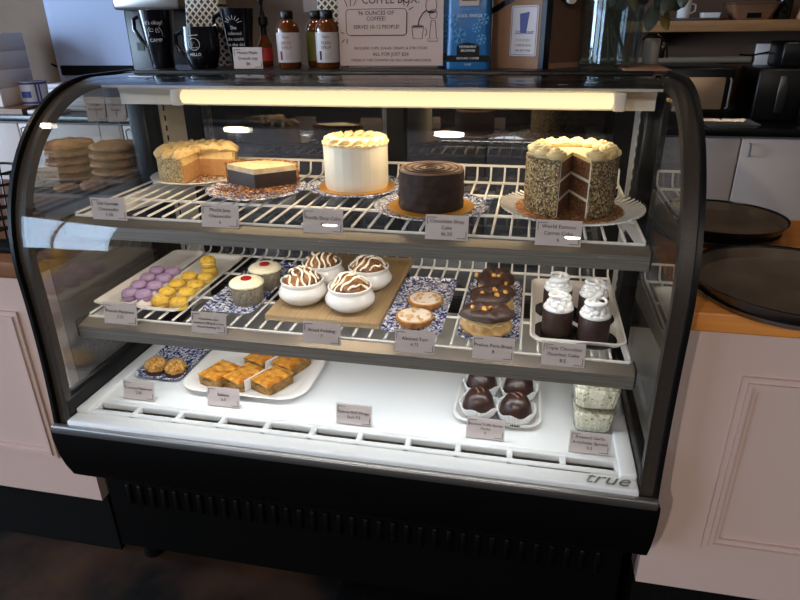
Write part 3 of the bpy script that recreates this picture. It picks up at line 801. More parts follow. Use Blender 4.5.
obj('curl', MB().tube([(.02 * math.cos(t_), .02 * math.sin(t_), (.078 + .0018 * t_)) for t_ in [i * .35 for i in range(16)]], [.007 - .0003 * i for i in range(16)], 8), 'whip', wp)
for i, (x, y, w_) in enumerate([(.439, .187, 'front left'), (.508, .166, 'front right'), (.441, .287, 'rear left'), (.513, .266, 'rear right')]):
    b = obj('cake_board', MB().lathe([(0, 0), (.046, 0), (.047, .002), (0, .002)], 48), 'black_board', None, (x, y, Zm + .0038)) if i == 0 else dup(bb, (x, y, Zm + .0038))
    bb = b; tag(b, 'round black board under the %s chocolate cake with whipped cream' % w_, 'cake board', 'round black cake boards')
    o = fc if i == 0 else dup(fc, (0, 0, 0)); o.location = (x, y, Zm + .0061); o.rotation_euler = (0, 0, i * 1.9); o.scale = (.9, .9, .93); o['label'] = 'cylindrical dark chocolate cake topped with whipped cream, %s of four' % w_

# ------------------------------------------------------------------ bottom deck
Zd = Z0 + .0085
tray('blue and white patterned tray under the two coconut macaroons', -.560, -.432, .178, .372, Zd, 'willow', .010, .02)
def macaroon(seed):
    t = thing('coconut_macaroon', '', 'macaroon', (0, 0, 0), 0, 'coconut macaroons')
    obj('coconut_dome', MB().blob((0, 0, .018), (.0265, .0265, .02), .16, 190, 4, seed), 'macaroon', t, ang=80)
    obj('chocolate_foot', MB().lathe([(0, 0), (.026, 0), (.0285, .003), (.0275, .010), (.02, .013), (0, .013)], 30, wob=lambda a, z: 1 + .03 * math.cos(a * 7 + seed)), 'ganache', t)
    return t
t = macaroon(2); t.location = (-.515, .218, Zd + .0036); t['label'] = 'left golden coconut macaroon with dark chocolate foot'
t = macaroon(6); t.location = (-.461, .217, Zd + .0036); t['label'] = 'right golden coconut macaroon with dark chocolate foot'
# scalloped white plate with baklava
pl = MB(); hw, hd = .147, .105
hw, hd = .158, .112; L = [(.12, .078, .05, 0), (.125, .083, .05, .003), (hw - .003, hd - .003, .06, .014), (hw, hd, .06, .016), (hw - .003, hd - .003, .06, .0172), (.126, .084, .05, .0065), (.118, .076, .045, .0045)]
o = obj('plate', pl.rr(L, 0, 0, 8), 'porcelain', None, (-.262, .246, Zd)); tag(o, 'white rounded rectangular plate holding five golden baklava squares', 'plate')
def baklava(seed):
    t = thing('baklava', '', 'baklava', (0, 0, 0), 0, 'baklava squares')
    a, b = .043, .034
    st = MB()
    for k in range(7): st.rr([(a - .001 * (k % 2), b - .001 * (k % 2), .003, .0035 * k), (a - .001 * (k % 2), b - .001 * (k % 2), .003, .0035 * k + .0031)], 0, 0, 2)
    obj('pastry_layers', st, 'baklava_side', t)
    tp = MB(); n = 14; g = [[None] * (n + 1) for _ in range(n + 1)]
    rs = []
    for i in range(n + 1):
        x = -a + 2 * a * i / n; row = []
        for j in range(n + 1):
            y = -b + 2 * b * j / n; e = max(abs(x) / a, abs(y) / b)
            row.append((x * 1.03, y * 1.03, .0262 + .004 * (1 - e ** 4) + .003 * noise.noise(Vector((x * 70, y * 70, seed * 5)))))
        row.append((x * 1.0, b, .0236)); row.insert(0, (x * 1.0, -b, .0236)); rs.append(row)
    tp.rings(rs, True); obj('flaky_top', tp, 'baklava', t, ang=50)
    return t
BK = [(-.336, .196, .52, 'front left'), (-.272, .194, .55, 'front middle'), (-.262, .290, .5, 'rear left'), (-.202, .194, .55, 'front right'), (-.186, .282, .5, 'rear right')]
for i, (x, y, a, w_) in enumerate(BK):
    t = baklava(i); t.location = (x, y + .010, Zd + .0066); t.rotation_euler = (0, 0, 1.22 - .1 * (i % 2)); t.scale = (.93, .93, 1); t['label'] = 'golden flaky baklava square, %s of five on the white plate' % w_
for i, (x, y, w_) in enumerate([(-.2375, .196, 'front middle and front right'), (-.224, .287, 'the two rear')]):
    mb = MB(); rs = []
    for k in range(2):
        rs.append([(u, 0 if not k else .0012, z) for u, z in ((-.044, .0), (.044, .0), (.045, .030 + .001 * i), (-.045, .032))])
    mb.rings(rs); o = obj('paper_liner', mb, 'paper', None, (x, y + .010, Zd + .0066), (0.12, 0, 1.17)); tag(o, 'upright white paper liner between %s baklava squares' % w_, 'paper liner', 'white paper liners')
# chocolate mounds in white fluted cups on a white tray
tray('white square tray under the four chocolate mounds', .236, .426, .138, .338, Zd, 'porcelain', .014, .03, lip=.012)
md = thing('chocolate_mound', '', 'pastry', (0, 0, 0), 0, 'chocolate-dipped mounds')
obj('mound', MB().lathe([(0, 0), (.031, 0), (.035, .006), (.0345, .024), (.031, .042), (.023, .056), (.012, .063), (0, .065)], 40, wob=lambda a, z: 1 + .03 * noise.noise(Vector((math.cos(a) * 2, math.sin(a) * 2, z * 40)))), 'mound', md)
for k in range(4):
    u = -.018 + .012 * k
    obj('chocolate_drizzle', MB().tube([(u, v, (.065) * math.sqrt(max(.02, 1 - (u * u + v * v) / .034 ** 2)) + .001) for v in [-.027 + .054 * j / 12 for j in range(13)] if u * u + v * v < .031 ** 2], .0014, 6), 'choc_top', md)
obj('chip', MB().blob((0, 0, 0), (.006, .004, .002), .3, 200, 1), 'choc_top', md, (.031, -.012, .014))
def cup():
    mb = MB(); n = 96; rs = []
    for r, z in ((0.0001, 0), (.031, 0), (.036, .012), (.043, .030), (.0425, .0302), (.0355, .0125), (.030, .001), (.0001, .001)):
        rs.append([((r * (1 + (.035 if i % 2 else -.035) * min(1, r / .03))) * math.cos(2 * PI * i / n), (r * (1 + (.035 if i % 2 else -.035) * min(1, r / .03))) * math.sin(2 * PI * i / n), z + (.003 * math.sin(i * .39) if z > .02 else 0)) for i in range(n)])
    return mb.rings(rs, True, False, False)
cp = obj('paper_cup', cup(), 'paper', None); tag(cp, '', 'paper cup', 'white fluted paper cups')
for i, (x, y, w_) in enumerate([(.291, .178, 'front left'), (.371, .172, 'front right'), (.290, .266, 'rear left'), (.374, .260, 'rear right')]):
    o = cp if i == 0 else dup(cp, (0, 0, 0)); o.location = (x, y, Zd + .0048); o.scale = (1.0, 1.0, 1.12); o['label'] = 'white fluted paper cup holding the %s chocolate mound' % w_
    o = md if i == 0 else dup(md, (0, 0, 0)); o.location = (x, y, Zd + .0062); o.rotation_euler = (0, 0, .5 + i * .3); o['label'] = 'glossy dark chocolate mound, %s of four in white paper cups' % w_
# two clear tubs of spread, stacked
for i, (z, w_, s_) in enumerate([(0, 'lower clear tub of artichoke spread, carrying the second tub', 1.0), (.060, 'upper clear tub of artichoke spread, stacked on another', 1.14)]):
    t = thing('deli_tub', w_, 'tub', (.531, .190, Zd + z), .04, 'stacked clear deli tubs')
    mb = MB(); rs = []
    n = 80
    def tubring(k, z, rib):
        out = []
        for j in range(n):
            a = 2 * PI * j / n; c_, s2 = math.cos(a), math.sin(a); e = .42
            x = math.copysign(abs(c_) ** e, c_) * k; y = math.copysign(abs(s2) ** e, s2) * k * .9
            q = 1 + (2.2 * rib if j % 5 < 2 else 0); out.append((x * q, y * q, z))
        return out
    body = MB().rings([tubring(.033 * s_, 0, 0), tubring(.035 * s_, .004, .03), tubring(.040 * s_, .046, .03), tubring(.043 * s_, .050, 0), tubring(.043 * s_, .055, 0)], True, True, True)
    obj('tub', body, 'clear_tub', t)
    obj('spread', MB().rings([tubring(.031 * s_, .003, 0), tubring(.0335 * s_, .006, .03), tubring(.0385 * s_, .046, .03), tubring(.039 * s_, .052, 0), tubring(.03 * s_, .054, 0)]), 'spread', t)
    obj('lid', MB().rings([tubring(.0445 * s_, .0552, 0), tubring(.0465 * s_, .0555, 0), tubring(.0465 * s_, .0585, 0), tubring(.041 * s_, .0592, 0)]), 'clear_tub', t)

# ------------------------------------------------------------------ price cards
def price_card(x, y, z, lines, label, w=.078, h=.046, size=.0096, tilt=-.22, rz=0.0, group='price cards in the case', m='card'):
    t = thing('price_card', label, 'price card', (x, y, z), rz, group)
    ct, st = math.cos(-tilt), math.sin(-tilt)
    R = (tilt, 0, 0)
    hd = MB().box(-w / 2 - .0015, w / 2 + .0015, -.0009, .0021, 0, h + .0015); obj('holder_foot', MB().box(-w / 2, w / 2, .001, .020, 0, .0014), 'acrylic', t)
    obj('acrylic_holder', hd, 'acrylic', t, (0, 0, .0006), R)
    cd = obj('card', MB().box(-w / 2, w / 2, .0003, .0008, .0012, h), m, t, (0, 0, .0006), R)
    tx = text(lines, size, t, (0, 0, 0), 'ink', lead=1.2)
    f = Matrix.Rotation(tilt, 4, 'X') @ Matrix.Translation((0, -.0004, h * .50 + .0006)) @ Matrix.Rotation(PI / 2, 4, 'X')
    tx.matrix_local = f
    if tx.dimensions.x > w * .92:
        k = w * .88 / tx.dimensions.x
        for v in tx.data.vertices: v.co.x *= k; v.co.y *= max(k, .8)
    br = MB()
    br.box(-w / 2 + .003, -w / 2 + .020, -.0004, .0001, h - .0055, h - .0042); br.box(-w / 2 + .003, -w / 2 + .0043, -.0004, .0001, h - .018, h - .0042)
    br.box(w / 2 - .020, w / 2 - .003, -.0004, .0001, .0042, .0055); br.box(w / 2 - .0043, w / 2 - .003, -.0004, .0001, .0042, .018)
    obj('printed_corners', br, 'ink_grey', t, (0, 0, .0006), R)
    return t
zc = S1 - .004
price_card(-.467, .099, zc, ['Old German', 'Cheesecake', '5.50'], 'price card at the left end of the upper rail, below the nut-crusted cheesecake', tilt=-.04)
price_card(-.219, .088, zc, ['Mocha Java', 'Cheesecake', '6'], 'price card below the dark cheesecake wedge')
price_card(-.010, .088, zc, ['Vanilla Shop Cake', '40'], 'price card below the tall white cake')
price_card(.224, .087, zc, ['Chocolate Shop', 'Cake', '46.50'], 'price card below the round chocolate cake')
price_card(.420, .087, zc, ['World Famous', 'Carrot Cake', '6'], 'price card below the carrot cake')
zc = S2 - .004
price_card(-.471, .068, zc, ['French Macarons', '3.25'], 'price card below the macarons at the left of the lower rail')
price_card(-.263, .062, zc, ['Chocolate cake', 'raspberry filling & cream', 'cheese frosting 4.5'], 'price card below the jam-topped cupcakes', size=.008)
price_card(-.018, .060, zc, ['Bread Pudding', '7'], 'price card below the bamboo board of ramekins')
price_card(.170, .058, zc, ['Almond Tart', '4.75'], 'price card in front of the almond tarts')
price_card(.320, .058, zc, ['Praline Paris Brest', '8'], 'price card in front of the choux rings')
price_card(.448, .058, zc, ['Triple Chocolate', 'Flourless Cake', '8.5'], 'price card in front of the whipped-cream chocolate cakes')
zc = Z0 + .0092
price_card(-.487, .094, zc, ['Coconut Macaroon', '2.50'], 'price card in front of the coconut macaroons')
price_card(-.280, .104, zc, ['Baklava', '3.5'], 'price card in front of the baklava plate')
price_card(.030, .092, zc, ['Salmon Roll Wraps', 'Each 7.5'], 'price card standing alone in the middle of the white deck', m='card')
price_card(.312, .095, zc, ['Brownie Truffle Bombs', 'Mocha', '8'], 'price card in front of the chocolate mounds')
price_card(.520, .086, zc, ['Roasted Garlic', 'Artichoke Spread', '9.5'], 'price card in front of the clear spread tubs')
# ------------------------------------------------------------------ counters either side of the case
def counter(label, x0, x1, wood_m, top_label, yb, mx):
    t = thing('service_counter', label, 'counter', ((x0 + x1) / 2, .3, 0), 0, 'painted service counters')
    ox, oy = -(x0 + x1) / 2, -.3
    obj('panel', MB().box(x0 + ox, x1 + ox, .085 + oy, .11 + oy, .19, .8175), 'panel', t)
    obj('carcass', MB().box(x0 + ox, x1 + ox, .112 + oy, yb - .03 + oy, .19, .8175), 'carcass', t)
    obj('toe_kick', MB().box(x0 + ox, x1 + ox, .105 + oy, yb - .05 + oy, 0, .188), 'black_matte', t)
    for a, b in mx:
        za, zb = .315, .72; mb = MB()
        for k, (o_, w_, h_) in enumerate(((0, .010, .007), (.010, .008, .012), (.018, .010, .006))):
            P = [(a + o_, za + o_), (b - o_, za + o_), (b - o_, zb - o_), (a + o_, zb - o_)]
            Q = [(a + o_ + w_, za + o_ + w_), (b - o_ - w_, za + o_ + w_), (b - o_ - w_, zb - o_ - w_), (a + o_ + w_, zb - o_ - w_)]
            rs = []
            for (px, pz), (qx, qz) in zip(P, Q): rs.append([(px + ox, .085 + oy, pz), (px + ox, .085 - h_ + oy, pz), (qx + ox, .085 - h_ + oy, qz), (qx + ox, .085 + oy, qz)])
            rs.append(rs[0]); mb.rings(rs, True, False, False)
        obj('moulding', mb, 'panel', t)
    o = obj('countertop', MB().box(x0, x1, .046, yb, .818, .854, .003), wood_m); tag(o, top_label, 'countertop')
counter('painted panelled counter left of the case with rectangular moulding', -2.3, -.652, 'wood_left', 'brown wooden countertop left of the case', .72, [(-1.62, -.742)])
counter('painted panelled counter right of the case below the black trays', .652, 2.4, 'butcher', 'orange wooden countertop under the round black trays', .64, [(.762, 1.9)])

def round_tray(label, c, r, h=.024):
    t = thing('round_tray', label, 'tray', c, 0, 'round black trays')
    obj('rim', MB().lathe([(r * .84, 0), (r * .9, .002), (r * .985, h), (r, h + .002), (r, h), (r * .92, .0), (r * .84, -.0)][:5] + [(r * .97, h - .001), (r * .89, .004), (r * .84, .003)], 72), 'tray_rim', t)
    obj('worn_surface', MB().lathe([(0, 0), (r * .845, 0), (r * .9, .004), (r * .965, h - .002), (r * .955, h - .002), (r * .89, .0055), (r * .84, .0035), (0, .0035)], 72), 'tray_black', t)
round_tray('lower of the two round black trays at the back of the orange countertop', (.780, .500, .8545), .138, .016)
round_tray('upper of the two round black trays at the back of the orange countertop', (.790, .500, .8715), .140)
round_tray('lower of the two large round black trays overhanging the countertop front', (.822, .135, .8545), .158, .016)
round_tray('upper of the two large round black trays overhanging the countertop front', (.824, .127, .8715), .170)

# ------------------------------------------------------------------ cookies on a riser, left counter
t = thing('display_riser', 'black metal riser with arched legs under the cookie tray', 'riser', (-.80, .49, .8545))
obj('top_plate', MB().box(-.15, .15, -.115, .125, .058, .064, .002), 'black_frame', t)
for sx in (-1, 1):
    for sy in (-1, 1):
        obj('leg', MB().tube([(sx * .14, sy * .10, .058), (sx * .125, sy * .10, .045), (sx * .12, sy * .10, .02), (sx * .12, sy * .10, 0)], .009, 8), 'black_frame', t)
ct = obj('tray', MB().rr([(.15, .125, .03, 0), (.16, .135, .03, .008), (.158, .133, .03, .008), (.149, .124, .03, .002)]), 'tray_rim', None, (-.80, .495, .9190)); tag(ct, 'dark oblong tray of cookies on the black riser', 'tray')
def cookie_mesh(seed, r=.066, h=.017):
    mb = MB(); n = 40; rs = []
    for q, z in ((.0001, 0), (.9, 0), (1.0, .35), (.97, .7), (.82, .95), (.45, 1.05), (.0001, 1.08)):
        rs.append([((q * r * (1 + .12 * noise.noise(Vector((math.cos(a) * 2, math.sin(a) * 2, seed))))) * math.cos(a), (q * r * (1 + .12 * noise.noise(Vector((math.cos(a) * 2, math.sin(a) * 2, seed))))) * math.sin(a), h * z * (1 + .30 * noise.noise(Vector((q * 3 * math.cos(a), q * 3 * math.sin(a), seed * 2))) * (1 if z > .3 else 0))) for a in [2 * PI * j / n for j in range(n)]])
    return mb.rings(rs)
lv_ = ['bottom', 'second from the bottom', 'middle', 'second from the top', 'top']
for nm, (x, y) in (('right-hand', (-.725, .50)), ('left-hand', (-.868, .515))):
    for k in range(5):
        o = obj('cookie', cookie_mesh(k + x, .064 if nm == 'right-hand' else .068), 'cookie', None, (x + random.uniform(-.006, .006), y + random.uniform(-.006, .006), .9212 + k * .0212), (random.uniform(-.02, .02) * min(k, 1), random.uniform(-.02, .02) * min(k, 1), k))
        tag(o, 'flat brown cookie, %s of the %s stack on the riser' % (lv_[k], nm), 'cookie', 'cookies on the riser')
o = obj('cookie', cookie_mesh(9, .03, .02), 'cookie', None, (-.735, .408, .9212)); tag(o, 'small pale bun-shaped cookie in front of the right-hand stack', 'cookie', 'cookies on the riser')
o = obj('cookie', cookie_mesh(11, .03, .012), 'cookie', None, (-.800, .390, .9212)); tag(o, 'small flat cookie in front of the left-hand stack', 'cookie', 'cookies on the riser')
price_card(-.872, .400, .9214, ['Chocolate', 'Chip Cookies', '3'], 'white card propped before the left-hand cookie stack', .075, .05, .011, rz=.3, group='cards by the cookies', m='label')
for x, y, ll, lab in ((-.83, .60, ['Ginger', 'Molasses', '3'], 'card standing behind the cookies, the left one of two'), (-.765, .598, ['Oatmeal', 'Raisin', '3'], 'card standing behind the cookies, the right one of two')):
    t = price_card(x, y, 1.06, ll, lab, .05, .065, .011, rz=.35, group='cards by the cookies', m='label')
    obj('pick', MB().tube([(0, .004, -.13), (0, .004, .03)], .0015, 6), 'silver', t)
t = thing('wire_basket', 'black wire basket at the left end of the brown countertop', 'basket', (-.85, .19, .8545))
mb = MB()
for k in range(7): mb.tube([((.06 + .004 * k) * math.cos(a), (.06 + .004 * k) * math.sin(a), .006 + .025 * k) for a in [2 * PI * i / 28 for i in range(28)]], .003, 6, True)
obj('rings', mb, 'black_frame', t)
mb = MB()
for i in range(14):
    a = 2 * PI * i / 14; mb.tube([(.06 * math.cos(a), .06 * math.sin(a), .003), (.084 * math.cos(a), .084 * math.sin(a), .156)], .0022, 5)
obj('uprights', mb, 'black_frame', t)
obj('bread_slate', MB().box(-.10, .06, -.03, .03, 0, .012, .003), 'black_matte', None, (-.735, .125, .8545))
tag(bpy.data.objects['bread_slate'], 'black slate slab beside the glass on the brown countertop', 'slab')

# ------------------------------------------------------------------ things standing on the case
TZ = TOP + .0006
def mug(label, x, y, rb, rt, h, rounded=False, hz=(.35, .85)):
    t = thing('mug', label, 'mug', (x, y, TZ), 0, 'navy mugs')
    if rounded: P = [(0, 0), (rb * .9, 0), (rb, .004), (rt * .98, h * .35), (rt, h * .6), (rt * .95, h * .95), (rt * .95, h), (rt * .89, h), (rt * .9, h * .5), (rb * .85, .008), (0, .007)]
    else: P = [(0, 0), (rb * .95, 0), (rb, .003), (rb + (rt - rb) * .5, h * .5), (rt, h), (rt * .93, h), (rb * .9 + (rt - rb) * .45, h * .5), (rb * .85, .008), (0, .007)]
    obj('body', MB().lathe(P, 40), 'navy', t)
    r0 = rb + (rt - rb) * hz[0]; r1 = rb + (rt - rb) * hz[1]
    if rounded: r0 = r1 = rt * .95
    z0, z1 = h * hz[0], h * hz[1]
    obj('handle', MB().tube([(-r0 + .002, 0, z0), (-r0 - .016, 0, z0 + (z1 - z0) * .25), (-r1 - .026, 0, z0 + (z1 - z0) * .65), (-r1 - .024, 0, z1), (-r1 - .010, 0, z1 + .006), (-r1 + .003, 0, z1)], .0055, 8), 'navy', t)
    return t
def curved_text(lines, size, parent, r, zc, slope, m='white_ink', a0=0, **kw):
    """lettering wrapped round a cup: flat text bent to radius r(z)"""
    o = text(lines, size, parent, (0, 0, 0), m, 0, **kw)
    for v in o.data.vertices:
        x, z = v.co.x, v.co.y + zc; R0 = r + slope * z + .0004 + v.co.z; a = -PI / 2 + a0 + x / R0
        v.co = Vector((R0 * math.cos(a), R0 * math.sin(a), z))
    return o
def doodle(parent, strokes, r, slope, m='white_ink', rad=.0006, a0=0, name='print'):
    mb = MB()
    for S in strokes:
        pts = []
        for (x, z) in S:
            R0 = r + slope * z + .0003; a = -PI / 2 + a0 + x / R0; pts.append((R0 * math.cos(a), R0 * math.sin(a), z))
        mb.tube(pts, rad, 5)
    return obj(name, mb, m, parent)
m1 = mug('tall flared navy mug with a white van print, leftmost on the case', -.598, .60, .029, .044, .137)
curved_text(["it's okay!"], .013, m1, .029, .108, .105, a0=.3)
curved_text(['CAMP'], .012, m1, .029, .067, .105, a0=.3)
doodle(m1, [[(-.017, .078), (-.017, .092), (-.012, .098), (.012, .098), (.018, .086), (.018, .078), (-.017, .078)], [(-.012, .088), (-.003, .088), (-.003, .094), (-.012, .094), (-.012, .088)], [(.004, .086), (.012, .086), (.008, .094), (.004, .094), (.004, .086)], [(-.02, .076), (.022, .076)]], .029, .105, a0=.3)
m2 = mug('rounded navy mug with a small white print, second from the left', -.480, .595, .036, .046, .098, True, (.2, .8))
curved_text(['HELLO'], .010, m2, .046, .034, 0, a0=.1)
doodle(m2, [[(.014 * math.cos(q), .058 + .014 * math.sin(q)) for q in [i * .45 for i in range(15)]], [(-.008, .05), (0, .064), (.008, .05), (-.008, .05)], [(-.012, .078), (.012, .079)]], .0465, 0, a0=.1)
m3 = mug('tall tapered navy mug with white sunburst lettering, behind the granola card', -.402, .655, .027, .043, .139, hz=(.55, .86))
curved_text(['She', 'believed', 'she could', 'so she did'], .0115, m3, .027, .074, .117, a0=.1)
doodle(m3, [[(.012 * math.cos(q), .103 + .010 * math.sin(q)), (.024 * math.cos(q), .103 + .020 * math.sin(q))] for q in [.3 + i * .42 for i in range(7)]], .027, .117, a0=.1)
price_card(-.335, .545, TOP + .0005, ['House Made', 'Granola cup', '$6'], 'pink card in clear holder standing before the tapered navy mug', .076, .05, .0105, -.05, group='cards on the case')
# syrup bottles
def bottle(label, x, y, lab_m, lines, ink):
    t = thing('syrup_bottle', label, 'bottle', (x, y, TZ), 0, 'syrup bottles on the case'); r = .0285
    obj('body', MB().lathe([(0, 0), (r * .9, 0), (r, .004), (r, .088), (r * .92, .098), (r * .55, .110), (r * .42, .114), (r * .42, .118), (0, .118)], 36), 'syrup', t)
    mb = MB(); mb.lathe([(r + .0004, .014), (r + .0008, .014), (r + .0008, .082), (r + .0004, .082)], 36); obj('label', mb, lab_m, t)
    cap = MB().lathe([(0, .112), (.0145, .112), (.0155, .114), (.0155, .128), (.014, .131), (0, .131)], 32, wob=lambda a, z: 1 + .02 * math.cos(a * 24)); obj('cap', cap, 'black_frame', t)
    if lines:
        curved_text([lines[0]], .008, t, r + .001, .072, 0, 'ink_grey', a0=.15, narrow=.9)
        curved_text(lines[1:], .0095, t, r + .001, .053, 0, ink, a0=.15, narrow=.9)
        mb = MB()
        for k in range(3): pass
        doodle(t, [[(-.012, .020), (-.012, .040)], [(-.010, .020), (-.010, .040)]], r + .001, 0, ink, .0014, a0=0, name='label_mark')
        doodle(t, [[(-.002, .034), (.014, .034)], [(-.002, .029), (.012, .029)], [(-.002, .024), (.013, .024)]], r + .001, 0, 'ink_grey', .0005, a0=.1, name='small_print')
bottle('amber syrup bottle with white label and red lettering, leftmost of three', -.246, .60, 'label', ['Simple', 'SPICED', 'SYRUP'], 'ink_red')
bottle('syrup bottle with olive label, behind and between two white-labelled bottles', -.192, .662, 'label_green', None, 'ink')
bottle('amber syrup bottle with white label and black lettering, beside the sign', -.145, .60, 'label', ['Simple', 'PLAIN', 'SYRUP'], 'ink')
# coffee box sign
t = thing('counter_sign', 'pink coffee box sign in clear acrylic stand on the case', 'sign', (.014, .595, TZ))
obj('acrylic_stand', MB().box(-.130, .130, -.0005, .0035, 0, .208).box(-.133, .133, -.012, .05, 0, .003), 'acrylic', t)
obj('sheet', MB().box(-.127, .127, -.0012, -.0006, .006, .205), 'sign', t)
def st(l, s, x, z, **k): return text(l, s, t, (x, -.0014, z), 'ink', **k)
st(['COFFEE BOX!'], .024, .002, .1495, narrow=.95)
st(['96 OUNCES OF', 'COFFEE!'], .0128, -.034, .116, lead=.95); st(['SERVES 10-12 PEOPLE!'], .0118, -.034, .092)
st(['INCLUDES CUPS, SUGAR, CREAM, & STIR STICKS'], .0084, 0, .045); st(['ALL FOR JUST $24'], .0112, 0, .0315); st(['ORDER AT THE COUNTER OR CALL 360.683.6426 (OGLE)'], .0078, 0, .018)
def flat_lines(strokes, rad, parent, m='ink', y=-.0014, name='line_drawing'):
    mb = MB()
    for S in strokes: mb.tube([(x, y, z) for x, z in S], rad, 5)
    return obj(name, mb, m, parent)
def rrect(x0, x1, z0, z1, r):
    P = []
    for cx, cz, a in ((x1 - r, z1 - r, 0), (x0 + r, z1 - r, 1), (x0 + r, z0 + r, 2), (x1 - r, z0 + r, 3)):
        for k in range(5): q = (a + k / 4) * PI / 2; P.append((cx + r * math.cos(q), cz + r * math.sin(q)))
    return P + [P[0]]
flat_lines([rrect(-.108, .040, .074, .131, .009)], .0006, t)
flat_lines([[(-.098, .0735), (.034, .0735), (.0395, .078), (.0405, .122)]], .0011, t)
flat_lines([[(-.104, .137), (-.110, .152)], [(-.096, .138), (-.096, .155)], [(-.088, .139), (-.080, .153)], [(.034, .137), (.031, .150)], [(.041, .135), (.047, .146)], [(.045, .128), (.056, .134)], [(-.114, .066), (-.120, .058)], [(-.107, .066), (-.108, .056)], [(-.114, .078), (-.122, .082)]], .0008, t)
C = lambda cx, cz, rx, rz, a=0, b=2 * PI, n=18: [(cx + rx * math.cos(a + (b - a) * i / n), cz + rz * math.sin(a + (b - a) * i / n)) for i in range(n + 1)]
flat_lines([C(.098, .137, .013, .017), C(.103, .118, .009, .010), [(.088, .122), (.112, .122)], [(.098, .104), (.094, .066), (.111, .066), (.108, .104), (.098, .104)], [(.052, .092), (.055, .066), (.077, .066), (.080, .092)], C(.066, .092, .014, .003), C(.082, .080, .006, .008, -1.3, 1.3), [(.091, .066), (.091, .060), (.114, .060), (.114, .066)]], .0006, t)
flat_lines([[(.088, .127), (.078, .120), (.070, .107), (.067, .093)], [(.089, .124), (.106, .124)], [(.091, .122), (.104, .121)], [(.056, .092), (.077, .092)]], .0012, t)
# coffee bags
def bag(label, x, y, rz):
    t = thing('coffee_bag', label, 'coffee bag', (x, y, TZ), rz, 'blue coffee bags')
    L = [(.050, .030, .008, 0), (.051, .031, .012, .006), (.049, .031, .014, .08), (.048, .026, .012, .16), (.0475, .012, .006, .215), (.0475, .004, .002, .235), (.0475, .003, .002, .255)]
    obj('pouch', MB().rr(L, 0, 0, 5), 'blue_bag', t)
    fy = -.0318
    obj('black_band', MB().box(-.05, .05, fy - .0004, fy + .002, .016, .030), 'black_frame', t)
    ar = [(-.026, .028), (.026, .028), (.026, .048), (.020, .054), (0, .058), (-.020, .054), (-.026, .048)]
    obj('arched_label', MB().prism(ar, 'y', fy - .0006, fy + .002), 'black_frame', t)
    text(['PEPPERMINT', 'BROWNIE'], .0072, t, (0, fy - .001, .044), 'white_ink'); text(['GROUND COFFEE'], .0065, t, (0, fy - .001, .0235), 'white_ink'); text(['12 OZ'], .006, t, (0, fy - .0012, .010), 'white_ink')
    text(['COOL BREEZE'], .009, t, (.002, fy - .001, .113), 'white_ink'); text(['COFFEE ROAST'], .0062, t, (.002, fy - .001, .125), 'snow')
    obj('logo_patch', MB().box(-.022, .022, -.0312, -.022, .134, .186), 'sign', t); obj('logo_block', MB().box(-.017, .017, -.0318, -.022, .146, .182), 'logo_red', t); obj('logo_bar', MB().box(-.017, .017, -.0324, -.022, .144, .155), 'black_frame', t)
    S = []
    for cx, cz, r in ((-.038, .104, .016), (-.022, .072, .018), (.034, .106, .013), (.018, .088, .011), (.030, .064, .012)):
        for k in range(6):
            q = k * PI / 3 + .2; S.append([(cx, cz), (cx + r * math.cos(q), cz + r * math.sin(q))])
            for d in (-.5, .5): S.append([(cx + .6 * r * math.cos(q), cz + .6 * r * math.sin(q)), (cx + .95 * r * math.cos(q + d * .7), cz + .95 * r * math.sin(q + d * .7))])
    flat_lines([s_ for s_ in S if all(abs(x_) < .049 for x_, z_ in s_)], .0007, t, 'snow', fy - .0004, 'snowflake_print')
bag('blue foil coffee bag with red and black logo, in front beside the sign', .203, .597, 0)
bag('blue foil coffee bag mostly hidden between the sign and its twin', .168, .676, .1)
# kraft coffee traveller box, corner to the front
t = thing('coffee_box', 'brown cardboard coffee carrier box with dark edge and white label', 'box', (.374, .565, TZ), 0)
a1, a2 = math.radians(154), math.radians(42)
d1, d2 = (math.cos(a1), math.sin(a1)), (math.cos(a2), math.sin(a2)); w1, w2 = .135, .115
P = [(0, 0), (w2 * d2[0], w2 * d2[1]), (w2 * d2[0] + w1 * d1[0], w2 * d2[1] + w1 * d1[1]), (w1 * d1[0], w1 * d1[1])]
obj('carton', MB().prism(P, 'z', 0, .21), 'brown_box', t)
n2 = (d2[1], -d2[0]); mb = MB(); q = .001
obj('dark_side', MB().prism([(n2[0] * q, n2[1] * q), (w2 * d2[0] + n2[0] * q, w2 * d2[1] + n2[1] * q), (w2 * d2[0], w2 * d2[1]), (0, 0)], 'z', .012, .209), 'brown_side', t)  # darker kraft colour over the right face
obj('edge_strip', MB().prism([(-.011, .003), (.0, -.0032), (.013, .010), (.010, .014), (0, .004), (-.009, .008)], 'z', 0, .212), 'black_frame', t)
fx_ = thing  # (face frame helper below keeps labels flat on the left face)
ang1 = a1 - PI
def on_face(o, u, z, off=.0012):
    n1 = (-d1[1] * -1, d1[0] * -1)
    n1 = (math.sin(ang1), -math.cos(ang1))
    o.location = (u * d1[0] + n1[0] * off, u * d1[1] + n1[1] * off, z)
    return o
lb = obj('paper_label', MB().rr([(.034, .053, .005, 0), (.034, .053, .005, .0006)], 0, 0, 4), 'label', t, rot=(PI / 2, 0, ang1)); on_face(lb, .052, .080, .0006)
bd = obj('label_border', MB().tube([(x, z, 0) for x, z in rrect(-.031, .031, -.050, .050, .003)], .0005, 5), 'logo_blue', t, rot=(PI / 2, 0, ang1)); on_face(bd, .052, .080, .0016)
cp_ = obj('cup_logo', MB().prism([(-.009, -.022), (.006, -.022), (.012, .022), (-.012, .018)], 'z', 0, .0004), 'logo_blue', t, rot=(PI / 2, 0, ang1)); on_face(cp_, .052, .098, .0013)
